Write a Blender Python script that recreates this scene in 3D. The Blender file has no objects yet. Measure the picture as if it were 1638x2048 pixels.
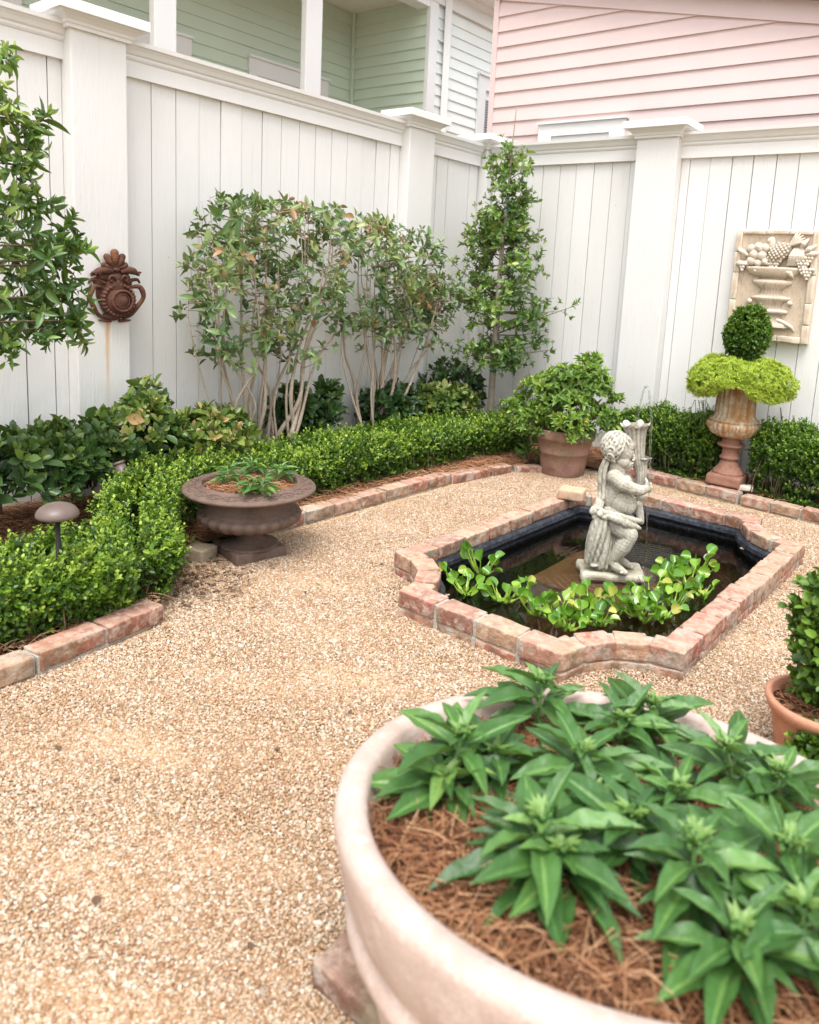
import bpy, math, random
import numpy as np
from mathutils import Matrix, Vector

# ------------------------------------------------------------------ camera, world, sun, exposure
SC = bpy.context.scene
COL = SC.collection
FPX, CX, CY = 1531.355, 942.65, 811.03            # focal length and principal point in the photograph's own pixels
HC = 1.4                                           # eye height
RW = np.array([[0.792455957, 0.606971802, 0.059989899],     # right
               [0.146010547, -0.093290005, -0.984874558],   # down
               [-0.592194627, 0.789228869, -0.162552505]])  # forward
cam = bpy.data.cameras.new('camera')
cam_o = bpy.data.objects.new('camera', cam)
COL.objects.link(cam_o)
cam_o.matrix_world = Matrix(((RW[0][0], -RW[1][0], -RW[2][0], 0), (RW[0][1], -RW[1][1], -RW[2][1], 0),
                             (RW[0][2], -RW[1][2], -RW[2][2], HC), (0, 0, 0, 1)))
cam.sensor_width = 36.0
cam.sensor_fit = 'AUTO'
cam.lens = FPX / 2048 * 36
cam.shift_x = -(CX - 819) / 2048
cam.shift_y = (CY - 1024) / 2048
cam.clip_start = 0.05
cam.clip_end = 500
cam.dof.use_dof = True
cam.dof.focus_distance = 3.9
cam.dof.aperture_fstop = 3.0
SC.camera = cam_o

world = bpy.data.worlds.new('World')
SC.world = world
world.use_nodes = True
wn = world.node_tree
bgn = wn.nodes['Background']
sky = wn.nodes.new('ShaderNodeTexSky')
sky.sky_type = 'NISHITA'
sky.sun_disc = False
SUN_EL, SUN_AZ = 67.0, 146.0                       # degrees; azimuth clockwise from +Y
sky.sun_elevation = math.radians(SUN_EL)
sky.sun_rotation = math.radians(SUN_AZ)
sky.air_density = 1.3
sky.dust_density = 4.0
sky.ozone_density = 0.6
hsv = wn.nodes.new('ShaderNodeHueSaturation')            # an overcast sky: the same sky with most of its blue taken out
hsv.inputs['Saturation'].default_value = 0.28
wn.links.new(sky.outputs[0], hsv.inputs['Color'])
wn.links.new(hsv.outputs[0], bgn.inputs[0])
bgn.inputs[1].default_value = 0.15
sun = bpy.data.lights.new('sun', 'SUN')
sun.energy = 0.75
sun.angle = math.radians(28)
sun.color = (1.0, 0.985, 0.955)
sun_o = bpy.data.objects.new('sun', sun)
COL.objects.link(sun_o)
_sd = Vector((math.sin(math.radians(SUN_AZ)) * math.cos(math.radians(SUN_EL)),
              math.cos(math.radians(SUN_AZ)) * math.cos(math.radians(SUN_EL)), math.sin(math.radians(SUN_EL))))
sun_o.rotation_euler = _sd.to_track_quat('Z', 'Y').to_euler()
sun_o.location = _sd * 30
SC.view_settings.view_transform = 'Standard'
SC.view_settings.look = 'None'
SC.view_settings.exposure = 1.34
SC.view_settings.gamma = 1.0
SC.cycles.max_bounces = 8
SC.cycles.transparent_max_bounces = 12
SC.cycles.caustics_reflective = False
SC.cycles.caustics_refractive = False

rng = np.random.default_rng(7)

# ------------------------------------------------------------------ where a point of the photograph lies on a known plane
def ray(px, py):
    return RW.T @ np.array([(px - CX) / FPX, (py - CY) / FPX, 1.0])
def at_z(px, py, z):
    d = ray(px, py); t = (z - HC) / d[2]; return np.array([d[0] * t, d[1] * t, z])
def at_x(px, py, x):
    d = ray(px, py); t = x / d[0]; return np.array([x, d[1] * t, HC + d[2] * t])
def at_y(px, py, y):
    d = ray(px, py); t = y / d[1]; return np.array([d[0] * t, y, HC + d[2] * t])
FH = np.array([-0.6, 0.8, 0.0])
def at_p(px, py, c, toward=0.0):
    d = ray(px, py); t = ((np.array(c) - [0, 0, HC]) @ FH - toward) / (d @ FH); return np.array([0, 0, HC]) + d * t

# ------------------------------------------------------------------ mesh builder
def vn(P, s, seed=0):
    """smooth pseudo noise, about -1..1, one value per point"""
    r = np.random.default_rng(seed)
    P = np.asarray(P, float) / s
    o = np.zeros(len(P))
    for k in range(5):
        w = r.normal(size=3) * (1 + 0.45 * k); ph = r.uniform(0, 6.28)
        o += np.sin(P @ w + ph) / (1 + 0.3 * k)
    return o / 2.6
def nrm(a):
    a = np.asarray(a, float)
    return a / (np.linalg.norm(a, axis=-1, keepdims=True) + 1e-12)

class MB:
    def __init__(self):
        self.V, self.F, self.T, self.M, self.n = [], [], [], [], 0
    def add(self, V, F, tint=0.5, mi=0):
        V = np.asarray(V, float).reshape(-1, 3)
        if isinstance(F, np.ndarray):
            self.F.append((F + self.n)); self.M.append(np.full(len(F), mi))
        else:
            by = {}
            for f in F: by.setdefault(len(f), []).append(f)
            for k, v in by.items():
                self.F.append(np.array(v) + self.n); self.M.append(np.full(len(v), mi))
        self.V.append(V)
        self.T.append(np.broadcast_to(np.asarray(tint, float), (len(V),)))
        self.n += len(V)
        return self
    def build(self, name, mats, parent=None, smooth=True, loc=None):
        V = np.concatenate(self.V); T = np.concatenate(self.T)
        if loc is not None: V = V - np.asarray(loc, float)
        me = bpy.data.meshes.new(name)
        tot = sum(f.size for f in self.F); nf = sum(len(f) for f in self.F)
        me.vertices.add(len(V)); me.loops.add(tot); me.polygons.add(nf)
        me.vertices.foreach_set('co', V.astype(np.float32).ravel())
        li = np.concatenate([f.ravel() for f in self.F]).astype(np.int32)
        sz = np.concatenate([np.full(len(f), f.shape[1]) for f in self.F])
        st = np.concatenate([[0], np.cumsum(sz)[:-1]]).astype(np.int32)
        me.loops.foreach_set('vertex_index', li)
        me.polygons.foreach_set('loop_start', st)
        me.polygons.foreach_set('material_index', np.concatenate(self.M).astype(np.int32))
        me.polygons.foreach_set('use_smooth', np.full(nf, bool(smooth)))
        a = me.attributes.new('tint', 'FLOAT', 'POINT')
        a.data.foreach_set('value', T.astype(np.float32))
        for m in (mats if isinstance(mats, (list, tuple)) else [mats]): me.materials.append(m)
        me.update(calc_edges=True); me.validate()
        o = bpy.data.objects.new(name, me); COL.objects.link(o)
        if loc is not None: o.location = loc
        if parent is not None:
            o.parent = parent
            if loc is None: o.matrix_parent_inverse = Matrix.Translation(-parent.location)
        return o
    # shapes -------------------------------------------------
    def box(self, lo, hi, mi=0, tint=0.5):
        x0, y0, z0 = lo; x1, y1, z1 = hi
        V = [(x0, y0, z0), (x1, y0, z0), (x1, y1, z0), (x0, y1, z0), (x0, y0, z1), (x1, y0, z1), (x1, y1, z1), (x0, y1, z1)]
        return self.add(V, np.array([(0, 3, 2, 1), (4, 5, 6, 7), (0, 1, 5, 4), (1, 2, 6, 5), (2, 3, 7, 6), (3, 0, 4, 7)]), tint, mi)
    def rbox(self, c, size, rz=0.0, r=0.008, jit=0.0, seg=(5, 4, 3), mi=0, tint=0.5, seed=None, rx=0.0, ry=0.0):
        """rounded box whose faces wobble a little"""
        h = np.array(size) / 2.0
        r = min(r, h.min() * 0.95)
        key, V, F = {}, [], []
        def lin(n, hh):
            e = 1 - min(0.9, 1.2 * r / hh)
            return np.concatenate([[-1], np.linspace(-e, e, n), [1]])
        G = [lin(s, h[i]) for i, s in enumerate(seg)]
        def vid(p):
            k = tuple(np.round(p, 5))
            if k not in key: key[k] = len(V); V.append(p)
            return key[k]
        for ax in range(3):
            a, b = (ax + 1) % 3, (ax + 2) % 3
            for sgn in (-1, 1):
                for i in range(len(G[a]) - 1):
                    for j in range(len(G[b]) - 1):
                        q = []
                        for (u, v) in ((i, j), (i + 1, j), (i + 1, j + 1), (i, j + 1)):
                            p = np.zeros(3); p[ax] = sgn; p[a] = G[a][u]; p[b] = G[b][v]; q.append(vid(p))
                        F.append(q if sgn > 0 else q[::-1])
        P = np.array(V) * h
        core = np.clip(P, -(h - r), h - r)
        d = P - core
        P = core + nrm(d) * r * (np.linalg.norm(d, axis=1, keepdims=True) > 1e-9)
        if jit:
            sd = int(rng.integers(1e6)) if seed is None else seed
            for ax in range(3): P[:, ax] += jit * vn(P, 0.035, sd + ax) + 0.5 * jit * vn(P, 0.012, sd + 7 + ax)
        if rx: P = P @ np.array([[1, 0, 0], [0, math.cos(rx), math.sin(rx)], [0, -math.sin(rx), math.cos(rx)]])
        if ry: P = P @ np.array([[math.cos(ry), 0, -math.sin(ry)], [0, 1, 0], [math.sin(ry), 0, math.cos(ry)]])
        cz, sz = math.cos(rz), math.sin(rz)
        P = P @ np.array([[cz, sz, 0], [-sz, cz, 0], [0, 0, 1]]) + np.array(c)
        return self.add(P, F, tint, mi)
    def tube(self, pts, rad, n=6, mi=0, tint=0.5, cap=True, fn=None):
        pts = np.asarray(pts, float); m = len(pts)
        rad = np.broadcast_to(np.asarray(rad, float), (m,))
        T = nrm(np.gradient(pts, axis=0))
        up = np.array([0, 0, 1.0]) if abs(T[0][2]) < 0.9 else np.array([1.0, 0, 0])
        N = nrm(np.cross(T[0], up)); V = []
        th = np.arange(n) * 2 * np.pi / n
        for i in range(m):
            N = nrm(N - T[i] * (N @ T[i])); B = np.cross(T[i], N)
            r = rad[i] * (fn(th, i / (m - 1)) if fn else np.ones(n))
            V.append(pts[i] + (np.cos(th) * r)[:, None] * N + (np.sin(th) * r)[:, None] * B)
        V = np.concatenate(V)
        i, j = np.meshgrid(np.arange(m - 1), np.arange(n), indexing='ij')
        a = i * n + j; b = i * n + (j + 1) % n
        F = np.stack([a, b, b + n, a + n], -1).reshape(-1, 4)
        FF = [list(f) for f in F] if cap else F
        if cap: FF += [list(range(n))[::-1], list(range((m - 1) * n, m * n))]
        tt = tint
        if not np.isscalar(tint): tt = np.repeat(np.broadcast_to(tint, (m,)), n)
        return self.add(V, FF, tt, mi)
    def lathe(self, prof, n=48, c=(0, 0, 0), fn=None, mi=0, tint=0.5, closed=False):
        """prof: (radius, height) from the bottom up; fn(theta, k) multiplies the radius of ring k"""
        th = np.arange(n) * 2 * np.pi / n; m = len(prof); V = []
        for k, (r, z) in enumerate(prof):
            q = r * (fn(th, k) if fn else 1.0)
            V.append(np.stack([np.cos(th) * q, np.sin(th) * q, np.full(n, z)], -1))
        V = np.concatenate(V) + np.array(c)
        i, j = np.meshgrid(np.arange(m - 1), np.arange(n), indexing='ij')
        a = i * n + j; b = i * n + (j + 1) % n
        F = [list(f) for f in np.stack([a, b, b + n, a + n], -1).reshape(-1, 4)]
        F += [list(range(n))[::-1], list(range((m - 1) * n, m * n))]
        return self.add(V, F, tint, mi)
    def ell(self, c, r, nu=14, nv=9, mi=0, tint=0.5, M=None):
        r = np.broadcast_to(np.asarray(r, float), (3,))
        th = np.arange(nu) * 2 * np.pi / nu; ph = np.linspace(0, np.pi, nv + 2)[1:-1]
        V = [np.array([[0, 0, 1.0]])] + [np.stack([np.cos(th) * np.sin(p), np.sin(th) * np.sin(p), np.full(nu, np.cos(p))], -1) for p in ph] + [np.array([[0, 0, -1.0]])]
        V = np.concatenate(V) * r
        if M is not None: V = V @ np.asarray(M).T
        F = [[0, 1 + j, 1 + (j + 1) % nu] for j in range(nu)]
        for i in range(nv - 1):
            for j in range(nu):
                a = 1 + i * nu + j; b = 1 + i * nu + (j + 1) % nu
                F.append([a, a + nu, b + nu, b])
        l = 1 + nv * nu
        F += [[l, l - nu + (j + 1) % nu, l - nu + j] for j in range(nu)]
        return self.add(V + np.array(c), F, tint, mi)
    def chain(self, pts, rad, step=0.5, flat=None):
        """overlapping balls along a curve (used before voxel remeshing)"""
        P, r = spline(pts, 10), np.interp(np.linspace(0, 1, (len(pts) - 1) * 10 + 1), np.linspace(0, 1, len(rad)), rad)
        last = None
        for p, q in zip(P, r):
            if last is None or np.linalg.norm(p - last) > q * step:
                self.ell(p, q if flat is None else np.array(flat) * q, 12, 7); last = p
        self.ell(P[-1], r[-1] if flat is None else np.array(flat) * r[-1], 12, 7)
        return self
    def extrude(self, prof, A, B, right, mi=0, tint=0.5):
        """profile of (out, up) points swept straight from A to B; 'right' is the outward direction"""
        A = np.array(A, float); B = np.array(B, float); o = np.array(right, float); m = len(prof)
        V = [E + o * u + np.array([0, 0, 1.0]) * v for E in (A, B) for (u, v) in prof]
        F = [[i, (i + 1) % m, m + (i + 1) % m, m + i] for i in range(m)] + [list(range(m))[::-1], list(range(m, 2 * m))]
        return self.add(V, F, tint, mi)
    # foliage ------------------------------------------------
    def leaves(self, P, D, U, L, W, tpl, tint=0.5, mi=0):
        P = np.asarray(P, float); N = len(P)
        TV, TF = tpl[0], tpl[1]; D = nrm(D); S = nrm(np.cross(D, U)); Nn = np.cross(S, D)
        L = np.broadcast_to(np.asarray(L, float), (N,))[:, None, None]; W = np.broadcast_to(np.asarray(W, float), (N,))[:, None, None]
        V = P[:, None, :] + D[:, None, :] * TV[None, :, 0:1] * L + S[:, None, :] * TV[None, :, 1:2] * W + Nn[:, None, :] * TV[None, :, 2:3] * L
        k = len(TV)
        off = (np.arange(N) * k)[:, None, None]
        for f in TF:
            self.F.append((f[None] + off).reshape(-1, f.shape[1]) + self.n); self.M.append(np.full(len(f) * N, mi))
        self.V.append(V.reshape(-1, 3))
        tt = np.repeat(np.broadcast_to(np.asarray(tint, float), (N,)), k)
        if len(tpl) > 2: tt = np.clip(tt + np.tile(tpl[2], N), 0, 1)
        self.T.append(tt); self.n += N * k
        return self

def spline(pts, k=8):
    pts = np.asarray(pts, float)
    Q = np.vstack([2 * pts[0] - pts[1], pts, 2 * pts[-1] - pts[-2]]); out = []
    for i in range(1, len(Q) - 2):
        t = np.linspace(0, 1, k, endpoint=False)[:, None]
        p0, p1, p2, p3 = Q[i - 1], Q[i], Q[i + 1], Q[i + 2]
        out.append(0.5 * ((2 * p1) + (-p0 + p2) * t + (2 * p0 - 5 * p1 + 4 * p2 - p3) * t ** 2 + (-p0 + 3 * p1 - 3 * p2 + p3) * t ** 3))
    return np.vstack(out + [pts[-1:]])

def leaf_tpl(ns, nw, width, fold=0.18, droop=0.15, wave=0.0, cup=0.0):
    """leaf with ns segments along and nw across; width(t) is the half width; the x axis runs from stalk to tip"""
    V, idx = [], {}
    for i in range(ns + 1):
        t = i / ns; w = width(t)
        cols = [0] if i in (0, ns) else list(np.linspace(-1, 1, nw + 1))
        for c in cols:
            z = fold * abs(c) * w - droop * t * t + cup * c * c * w
            if wave: z += wave * abs(c) * math.sin(t * 19) * w
            idx[(i, round(float(c), 4))] = len(V); V.append((t, c * w, z))
    q, tr = [], []
    cs = [round(float(c), 4) for c in np.linspace(-1, 1, nw + 1)]
    for i in range(ns):
        for a, b in zip(cs[:-1], cs[1:]):
            A = idx.get((i, a), idx.get((i, 0))); B = idx.get((i, b), idx.get((i, 0)))
            Cc = idx.get((i + 1, b), idx.get((i + 1, 0))); Dd = idx.get((i + 1, a), idx.get((i + 1, 0)))
            f = []
            for v in (A, B, Cc, Dd):
                if v not in f: f.append(v)
            (q if len(f) == 4 else tr).append(f)
    return np.array(V), [np.array(x) for x in (q, tr) if len(x)]
OV = lambda t: math.sin(math.pi * t ** 0.8) ** 0.8            # ovate, half width 1 at the middle
OB = lambda t: math.sin(math.pi * t ** 1.5) ** 0.75           # obovate
LN = lambda t: math.sin(math.pi * t ** 0.75) ** 1.15          # lance shaped
TINY = (np.array([(0, 0, 0), (0.35, 0.9, 0.1), (0.75, 0.8, 0.06), (1, 0, -0.05), (0.75, -0.8, 0.06), (0.35, -0.9, 0.1)], float),
        [np.array([(0, 3, 2, 1), (0, 5, 4, 3)])])
NEEDLE = (np.array([(0, -0.5, 0), (0, 0.5, 0), (0.55, 0.6, 0.05), (0.55, -0.6, 0.05), (1, 0, 0.02)], float),
          [np.array([(0, 3, 2, 1)]), np.array([(3, 4, 2)])])
MID_OV = leaf_tpl(5, 2, OV, 0.14, 0.12)
MID_OB = leaf_tpl(5, 2, OB, 0.12, 0.08)
MID_LN = leaf_tpl(5, 2, LN, 0.14, 0.12)
EL = lambda t: math.sin(math.pi * t ** 0.9) ** 0.95            # elliptic, pointed
BIG_LN = leaf_tpl(26, 8, EL, 0.10, 0.20, 0.02)
_t, _c = BIG_LN[0][:, 0], np.abs(BIG_LN[0][:, 1]) / np.array([max(EL(t), .05) for t in BIG_LN[0][:, 0]])
BIG_LN[0][:, 2] += .006 * np.sin((_t * 10 - _c * 1.1) * 2 * np.pi) * np.sin(np.pi * np.clip(_c, 0, 1)) - .012 * np.exp(-(_c / .18) ** 2)
BIG_LN = BIG_LN + (.42 * np.exp(-(_c / .09) ** 2) + .20 * np.clip(np.cos((_t * 10 - _c * 1.1) * 2 * np.pi), .55, 1) * (_c < .9) - .11,)
ROUND = leaf_tpl(6, 4, lambda t: max(0.02, (1 - (2 * (t * 0.96 + 0.02) - 1) ** 2) ** 0.5), 0.0, 0.05, 0.0, 0.35)

def rand_dirs(n):
    return nrm(rng.normal(size=(n, 3)))
def perp(D):
    A = np.cross(D, rand_dirs(len(D))); return nrm(A)

# ------------------------------------------------------------------ naming
def tag(o, label, cat=None, group=None, kind=None):
    if label: o['label'] = label
    if cat: o['category'] = cat
    if group: o['group'] = group
    if kind: o['kind'] = kind
    return o
def thing(name, loc, label, cat, group=None):
    o = bpy.data.objects.new(name, None); COL.objects.link(o)
    o.location = [float(v) for v in loc]; o.empty_display_size = 0.1
    return tag(o, label, cat, group)
# ------------------------------------------------------------------ materials
class NT:
    def __init__(self, name):
        self.m = bpy.data.materials.new(name); self.m.use_nodes = True
        self.t = self.m.node_tree; self.t.nodes.clear()
        self.out = self.n('ShaderNodeOutputMaterial')
    def n(self, typ, **kw):
        nd = self.t.nodes.new(typ)
        for k, v in kw.items():
            if k.startswith('_'): setattr(nd, k[1:], v)
            else: nd.inputs[k.replace('__', ' ')].default_value = v
        return nd
    def l(self, a, b): self.t.links.new(a, b)
    def geo(self): return self.n('ShaderNodeNewGeometry')
    def pos(self): return self.geo().outputs['Position']
    def noise(self, scale, detail=4, rough=0.55, vec=None, stretch=None):
        v = vec if vec is not None else self.pos()
        if stretch:
            mp = self.n('ShaderNodeMapping'); mp.inputs['Scale'].default_value = stretch; self.l(v, mp.inputs[0]); v = mp.outputs[0]
        nd = self.n('ShaderNodeTexNoise', Scale=scale, Detail=detail, Roughness=rough); self.l(v, nd.inputs['Vector']); return nd.outputs['Fac']
    def ramp(self, fac, stops, interp='LINEAR'):
        r = self.n('ShaderNodeValToRGB'); cr = r.color_ramp; cr.interpolation = interp
        while len(cr.elements) < len(stops): cr.elements.new(0.5)
        for e, (p, c) in zip(cr.elements, stops):
            e.position = p; e.color = (*c, 1) if len(c) == 3 else c
        self.l(fac, r.inputs[0]); return r.outputs[0]
    def val(self, fac, lo, hi, a=0.0, b=1.0):
        m = self.n('ShaderNodeMapRange'); m.inputs[1].default_value = lo; m.inputs[2].default_value = hi
        m.inputs[3].default_value = a; m.inputs[4].default_value = b; self.l(fac, m.inputs[0]); return m.outputs[0]
    def mix(self, fac, a, b, mode='MIX'):
        m = self.n('ShaderNodeMix', _data_type='RGBA', _blend_type=mode)
        for s, v in ((m.inputs[0], fac), (m.inputs[6], a), (m.inputs[7], b)):
            if hasattr(v, 'node'): self.l(v, s)
            else: s.default_value = v if not isinstance(v, tuple) else ((*v, 1) if len(v) == 3 else v)
        return m.outputs[2]
    def math(self, op, a, b=0.0):
        m = self.n('ShaderNodeMath', _operation=op)
        for s, v in ((m.inputs[0], a), (m.inputs[1], b)):
            if hasattr(v, 'node'): self.l(v, s)
            else: s.default_value = v
        return m.outputs[0]
    def attr(self, name='tint'):
        a = self.n('ShaderNodeAttribute', _attribute_name=name); return a.outputs['Fac']
    def bump(self, h, strength=0.3, dist=0.01, prev=None):
        b = self.n('ShaderNodeBump', Strength=strength, Distance=dist); self.l(h, b.inputs['Height'])
        if prev is not None: self.l(prev, b.inputs['Normal'])
        return b.outputs[0]
    def pbr(self, col, rough=0.6, normal=None, spec=0.5, **kw):
        p = self.n('ShaderNodeBsdfPrincipled')
        for s, v in (('Base Color', col), ('Roughness', rough), ('Specular IOR Level', spec)):
            if hasattr(v, 'node'): self.l(v, p.inputs[s])
            else: p.inputs[s].default_value = (*v, 1) if isinstance(v, tuple) and len(v) == 3 else v
        for k, v in kw.items(): p.inputs[k.replace('__', ' ')].default_value = v
        if normal is not None: self.l(normal, p.inputs['Normal'])
        return p.outputs[0]
    def done(self, sh): self.l(sh, self.out.inputs[0]); return self.m

def m_paint(name, col, rough=0.5, grain=0.25, dirt=0.0, dirtcol=(0.45, 0.42, 0.36), extra=None, island=0.0):
    t = NT(name)
    n1 = t.noise(3.0, 5, 0.6, stretch=(1, 1, 0.35)); n2 = t.noise(90, 3, 0.6, stretch=(1, 1, 0.12)); n3 = t.noise(420, 2)
    c = t.mix(t.val(n1, 0.3, 0.8), col, tuple(v * 0.95 for v in col))
    if island:
        rp = t.geo().outputs['Random Per Island']
        c = t.mix(t.val(rp, 0, 1, 0, island), c, (0.5, 0.49, 0.46))
    if dirt:
        z = t.n('ShaderNodeSeparateXYZ'); t.l(t.pos(), z.inputs[0])
        low = t.val(z.outputs[2], 0.2, 0.8, 1, 0)
        c = t.mix(t.math('MULTIPLY', t.math('MULTIPLY', low, t.val(t.noise(7, 5), 0.4, 0.75)), dirt), c, dirtcol)
        c = t.mix(t.math('MULTIPLY', t.val(t.noise(38, 4, 0.7, stretch=(1, 1, .4)), 0.66, 0.8), 0.35), c, dirtcol)
    if island:
        v = t.n('ShaderNodeTexVoronoi', Scale=7.0); t.l(t.pos(), v.inputs['Vector']); c = t.mix(t.val(v.outputs['Distance'], 0.018, 0.03, .75, 0), c, (0.25, 0.22, 0.19))
        c = t.mix(t.val(t.noise(60, 4, .6, stretch=(1, 1, .05)), .56, .72, 0, .22), c, (0.52, 0.50, 0.46))
    if extra: c = extra(t, c)
    nb = t.bump(n2, grain, 0.004); nb = t.bump(n3, grain * 0.4, 0.002, nb)
    return t.done(t.pbr(c, rough, nb, 0.35))

def m_leaf(name, stops, rough=0.42, transl=0.22, spec=0.5, veins=0.0, vein_scale=60, back=None):
    """leaf colour by age: tint 0 = old and dark, 1 = fresh"""
    t = NT(name)
    c = t.ramp(t.attr(), stops)
    c = t.mix(t.val(t.noise(35, 3), 0.35, 0.7, 0, 0.35), c, t.mix(0.5, c, (0.10, 0.13, 0.03)))
    nb = None
    if veins:
        w = t.noise(vein_scale, 2)
        nb = t.bump(w, veins, 0.01)
    if back: c = t.mix(t.geo().outputs['Backfacing'], c, back)
    p = t.pbr(c, rough, nb, spec)
    tr = t.n('ShaderNodeBsdfTranslucent'); t.l(t.mix(0.5, c, (0.30, 0.42, 0.03)), tr.inputs[0])
    mx = t.n('ShaderNodeMixShader'); mx.inputs[0].default_value = transl
    t.l(p, mx.inputs[1]); t.l(tr.outputs[0], mx.inputs[2])
    return t.done(mx.outputs[0])

def m_brick(name, moss=0.3, wash=0.35):
    t = NT(name)
    r = t.geo().outputs['Random Per Island']
    base = t.ramp(r, [(0.0, (0.27, 0.085, 0.055)), (0.2, (0.42, 0.17, 0.11)), (0.42, (0.47, 0.27, 0.17)), (0.65, (0.43, 0.29, 0.185)), (0.85, (0.40, 0.145, 0.11)), (1.0, (0.21, 0.13, 0.095))])
    n = t.noise(17, 6, 0.6); n2 = t.noise(55, 5, 0.6); n3 = t.noise(7, 4)
    c = t.mix(t.val(n, 0.40, 0.64), base, t.mix(0.65, base, (0.15, 0.08, 0.055)))
    c = t.mix(t.val(t.noise(26, 5, 0.6), 0.47, 0.60, 0, wash + .3), c, (0.55, 0.42, 0.325))
    c = t.mix(t.val(t.noise(9, 5, .65), 0.53, 0.62, 0, .65), c, (0.47, 0.42, 0.36))
    c = t.mix(t.val(n2, 0.56, 0.70, 0, .45), c, (0.15, 0.11, 0.08))
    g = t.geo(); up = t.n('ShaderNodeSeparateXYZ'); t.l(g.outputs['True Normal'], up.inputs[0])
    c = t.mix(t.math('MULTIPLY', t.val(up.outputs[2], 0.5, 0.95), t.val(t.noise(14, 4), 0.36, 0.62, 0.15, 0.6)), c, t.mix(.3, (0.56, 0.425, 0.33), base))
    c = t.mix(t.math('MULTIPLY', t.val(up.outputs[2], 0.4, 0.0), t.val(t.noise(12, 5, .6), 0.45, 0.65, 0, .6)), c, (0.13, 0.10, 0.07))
    c = t.mix(t.math('MULTIPLY', t.val(n3, 0.5, 0.72), moss), c, (0.12, 0.12, 0.055))
    c = t.mix(t.val(t.noise(140, 3), 0.68, 0.76, 0, 0.5), c, (0.10, 0.06, 0.045))
    nb = t.bump(n2, 0.6, 0.010); nb = t.bump(t.noise(260, 3), 0.5, 0.004, nb); nb = t.bump(n, .6, .02, nb)
    return t.done(t.pbr(c, 0.9, nb, 0.2))

def m_rough(name, cols, scale=12, rough=0.85, bump=0.4, spec=0.25, fine=120, extra=None):
    """mottled mineral or metal surface"""
    t = NT(name)
    n = t.noise(scale, 7, 0.65); n2 = t.noise(fine, 4, 0.65)
    k = len(cols)
    c = t.ramp(t.val(n, 0.28, 0.72), [(i / max(1, k - 1), q) for i, q in enumerate(cols)])
    c = t.mix(t.val(n2, 0.45, 0.75, 0, 0.35), c, t.mix(0.6, c, tuple(v * 0.35 for v in cols[0])))
    if extra: c = extra(t, c)
    nb = t.bump(n2, bump, 0.006); nb = t.bump(n, bump * 0.6, 0.02, nb)
    return t.done(t.pbr(c, rough, nb, spec))

def m_island(name, stops, rough=0.8, spec=0.25, n_amt=0.3, bump=0.0):
    t = NT(name)
    c = t.ramp(t.geo().outputs['Random Per Island'], stops)
    n = t.noise(150, 3)
    c = t.mix(t.val(n, 0.4, 0.7, 0, n_amt), c, t.mix(0.5, c, (0.05, 0.03, 0.02)))
    return t.done(t.pbr(c, rough, t.bump(n, bump, 0.004) if bump else None, spec))

def m_gravel_ground():
    t = NT('gravel_ground')
    v = t.n('ShaderNodeTexVoronoi', Scale=125.0); t.l(t.pos(), v.inputs['Vector'])
    s = t.n('ShaderNodeSeparateColor'); t.l(v.outputs['Color'], s.inputs[0])
    c = t.ramp(s.outputs[0], [(0, (0.25, 0.13, 0.06)), (0.35, (0.42, 0.26, 0.14)), (0.7, (0.50, 0.36, 0.22)), (1, (0.62, 0.52, 0.40))])
    nb = t.bump(t.math('SUBTRACT', 1.0, v.outputs['Distance']), 0.7, 0.01)
    return t.done(t.pbr(c, 0.85, nb, 0.2))

def m_pebble():
    t = NT('pebble')
    oi = t.n('ShaderNodeObjectInfo')
    c = t.ramp(oi.outputs['Random'], [(0.0, (0.221, 0.125, 0.066)), (0.12, (0.332, 0.196, 0.104)), (0.32, (0.396, 0.259, 0.157)), (0.5, (0.438, 0.313, 0.206)), (0.68, (0.469, 0.365, 0.263)),
                                       (0.88, (0.525, 0.441, 0.342)), (0.98, (0.626, 0.565, 0.474)), (1.0, (0.165, 0.130, 0.101))])
    # damp or dirty stretches of the path, a pattern of the ground itself
    d = t.math('MULTIPLY', t.val(t.noise(1.4, 5, 0.65), 0.46, 0.72), 0.5)
    c = t.mix(d, c, t.mix(0.65, c, (0.30, 0.16, 0.07)))
    c = t.mix(t.val(t.noise(190, 3), 0.5, 0.75, 0, 0.4), c, t.mix(0.6, c, (0.25, 0.13, 0.06)))
    return t.done(t.pbr(c, 0.62, None, 0.35))

def stain(t, c):
    """the rust run below the iron ornament and the faint one beside it"""
    p = t.n('ShaderNodeSeparateXYZ'); t.l(t.pos(), p.inputs[0])
    w = t.math('MULTIPLY', t.math('SUBTRACT', t.noise(5, 3), 0.5), 0.03)
    dy = t.math('ABSOLUTE', t.math('SUBTRACT', t.math('ADD', p.outputs[1], w), STAIN_Y))
    wid = t.val(p.outputs[2], STAIN_T - .5, STAIN_T, 0.010, 0.022)
    core = t.math('SUBTRACT', 1.0, t.math('MINIMUM', 1.0, t.math('DIVIDE', dy, wid)))
    fade = t.math('MULTIPLY', t.val(p.outputs[2], STAIN_T - .5, STAIN_T, 0.12, 1.0), t.val(p.outputs[2], STAIN_T + .02, STAIN_T + .1, 1, 0))
    rightside = t.val(p.outputs[0], XL + 0.02, XL + 0.08, 0, 1)
    f = t.math('MULTIPLY', t.math('MULTIPLY', core, fade), rightside)
    c = t.mix(t.math('MULTIPLY', f, 0.95), c, (0.62, 0.30, 0.07))
    return c
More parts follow.
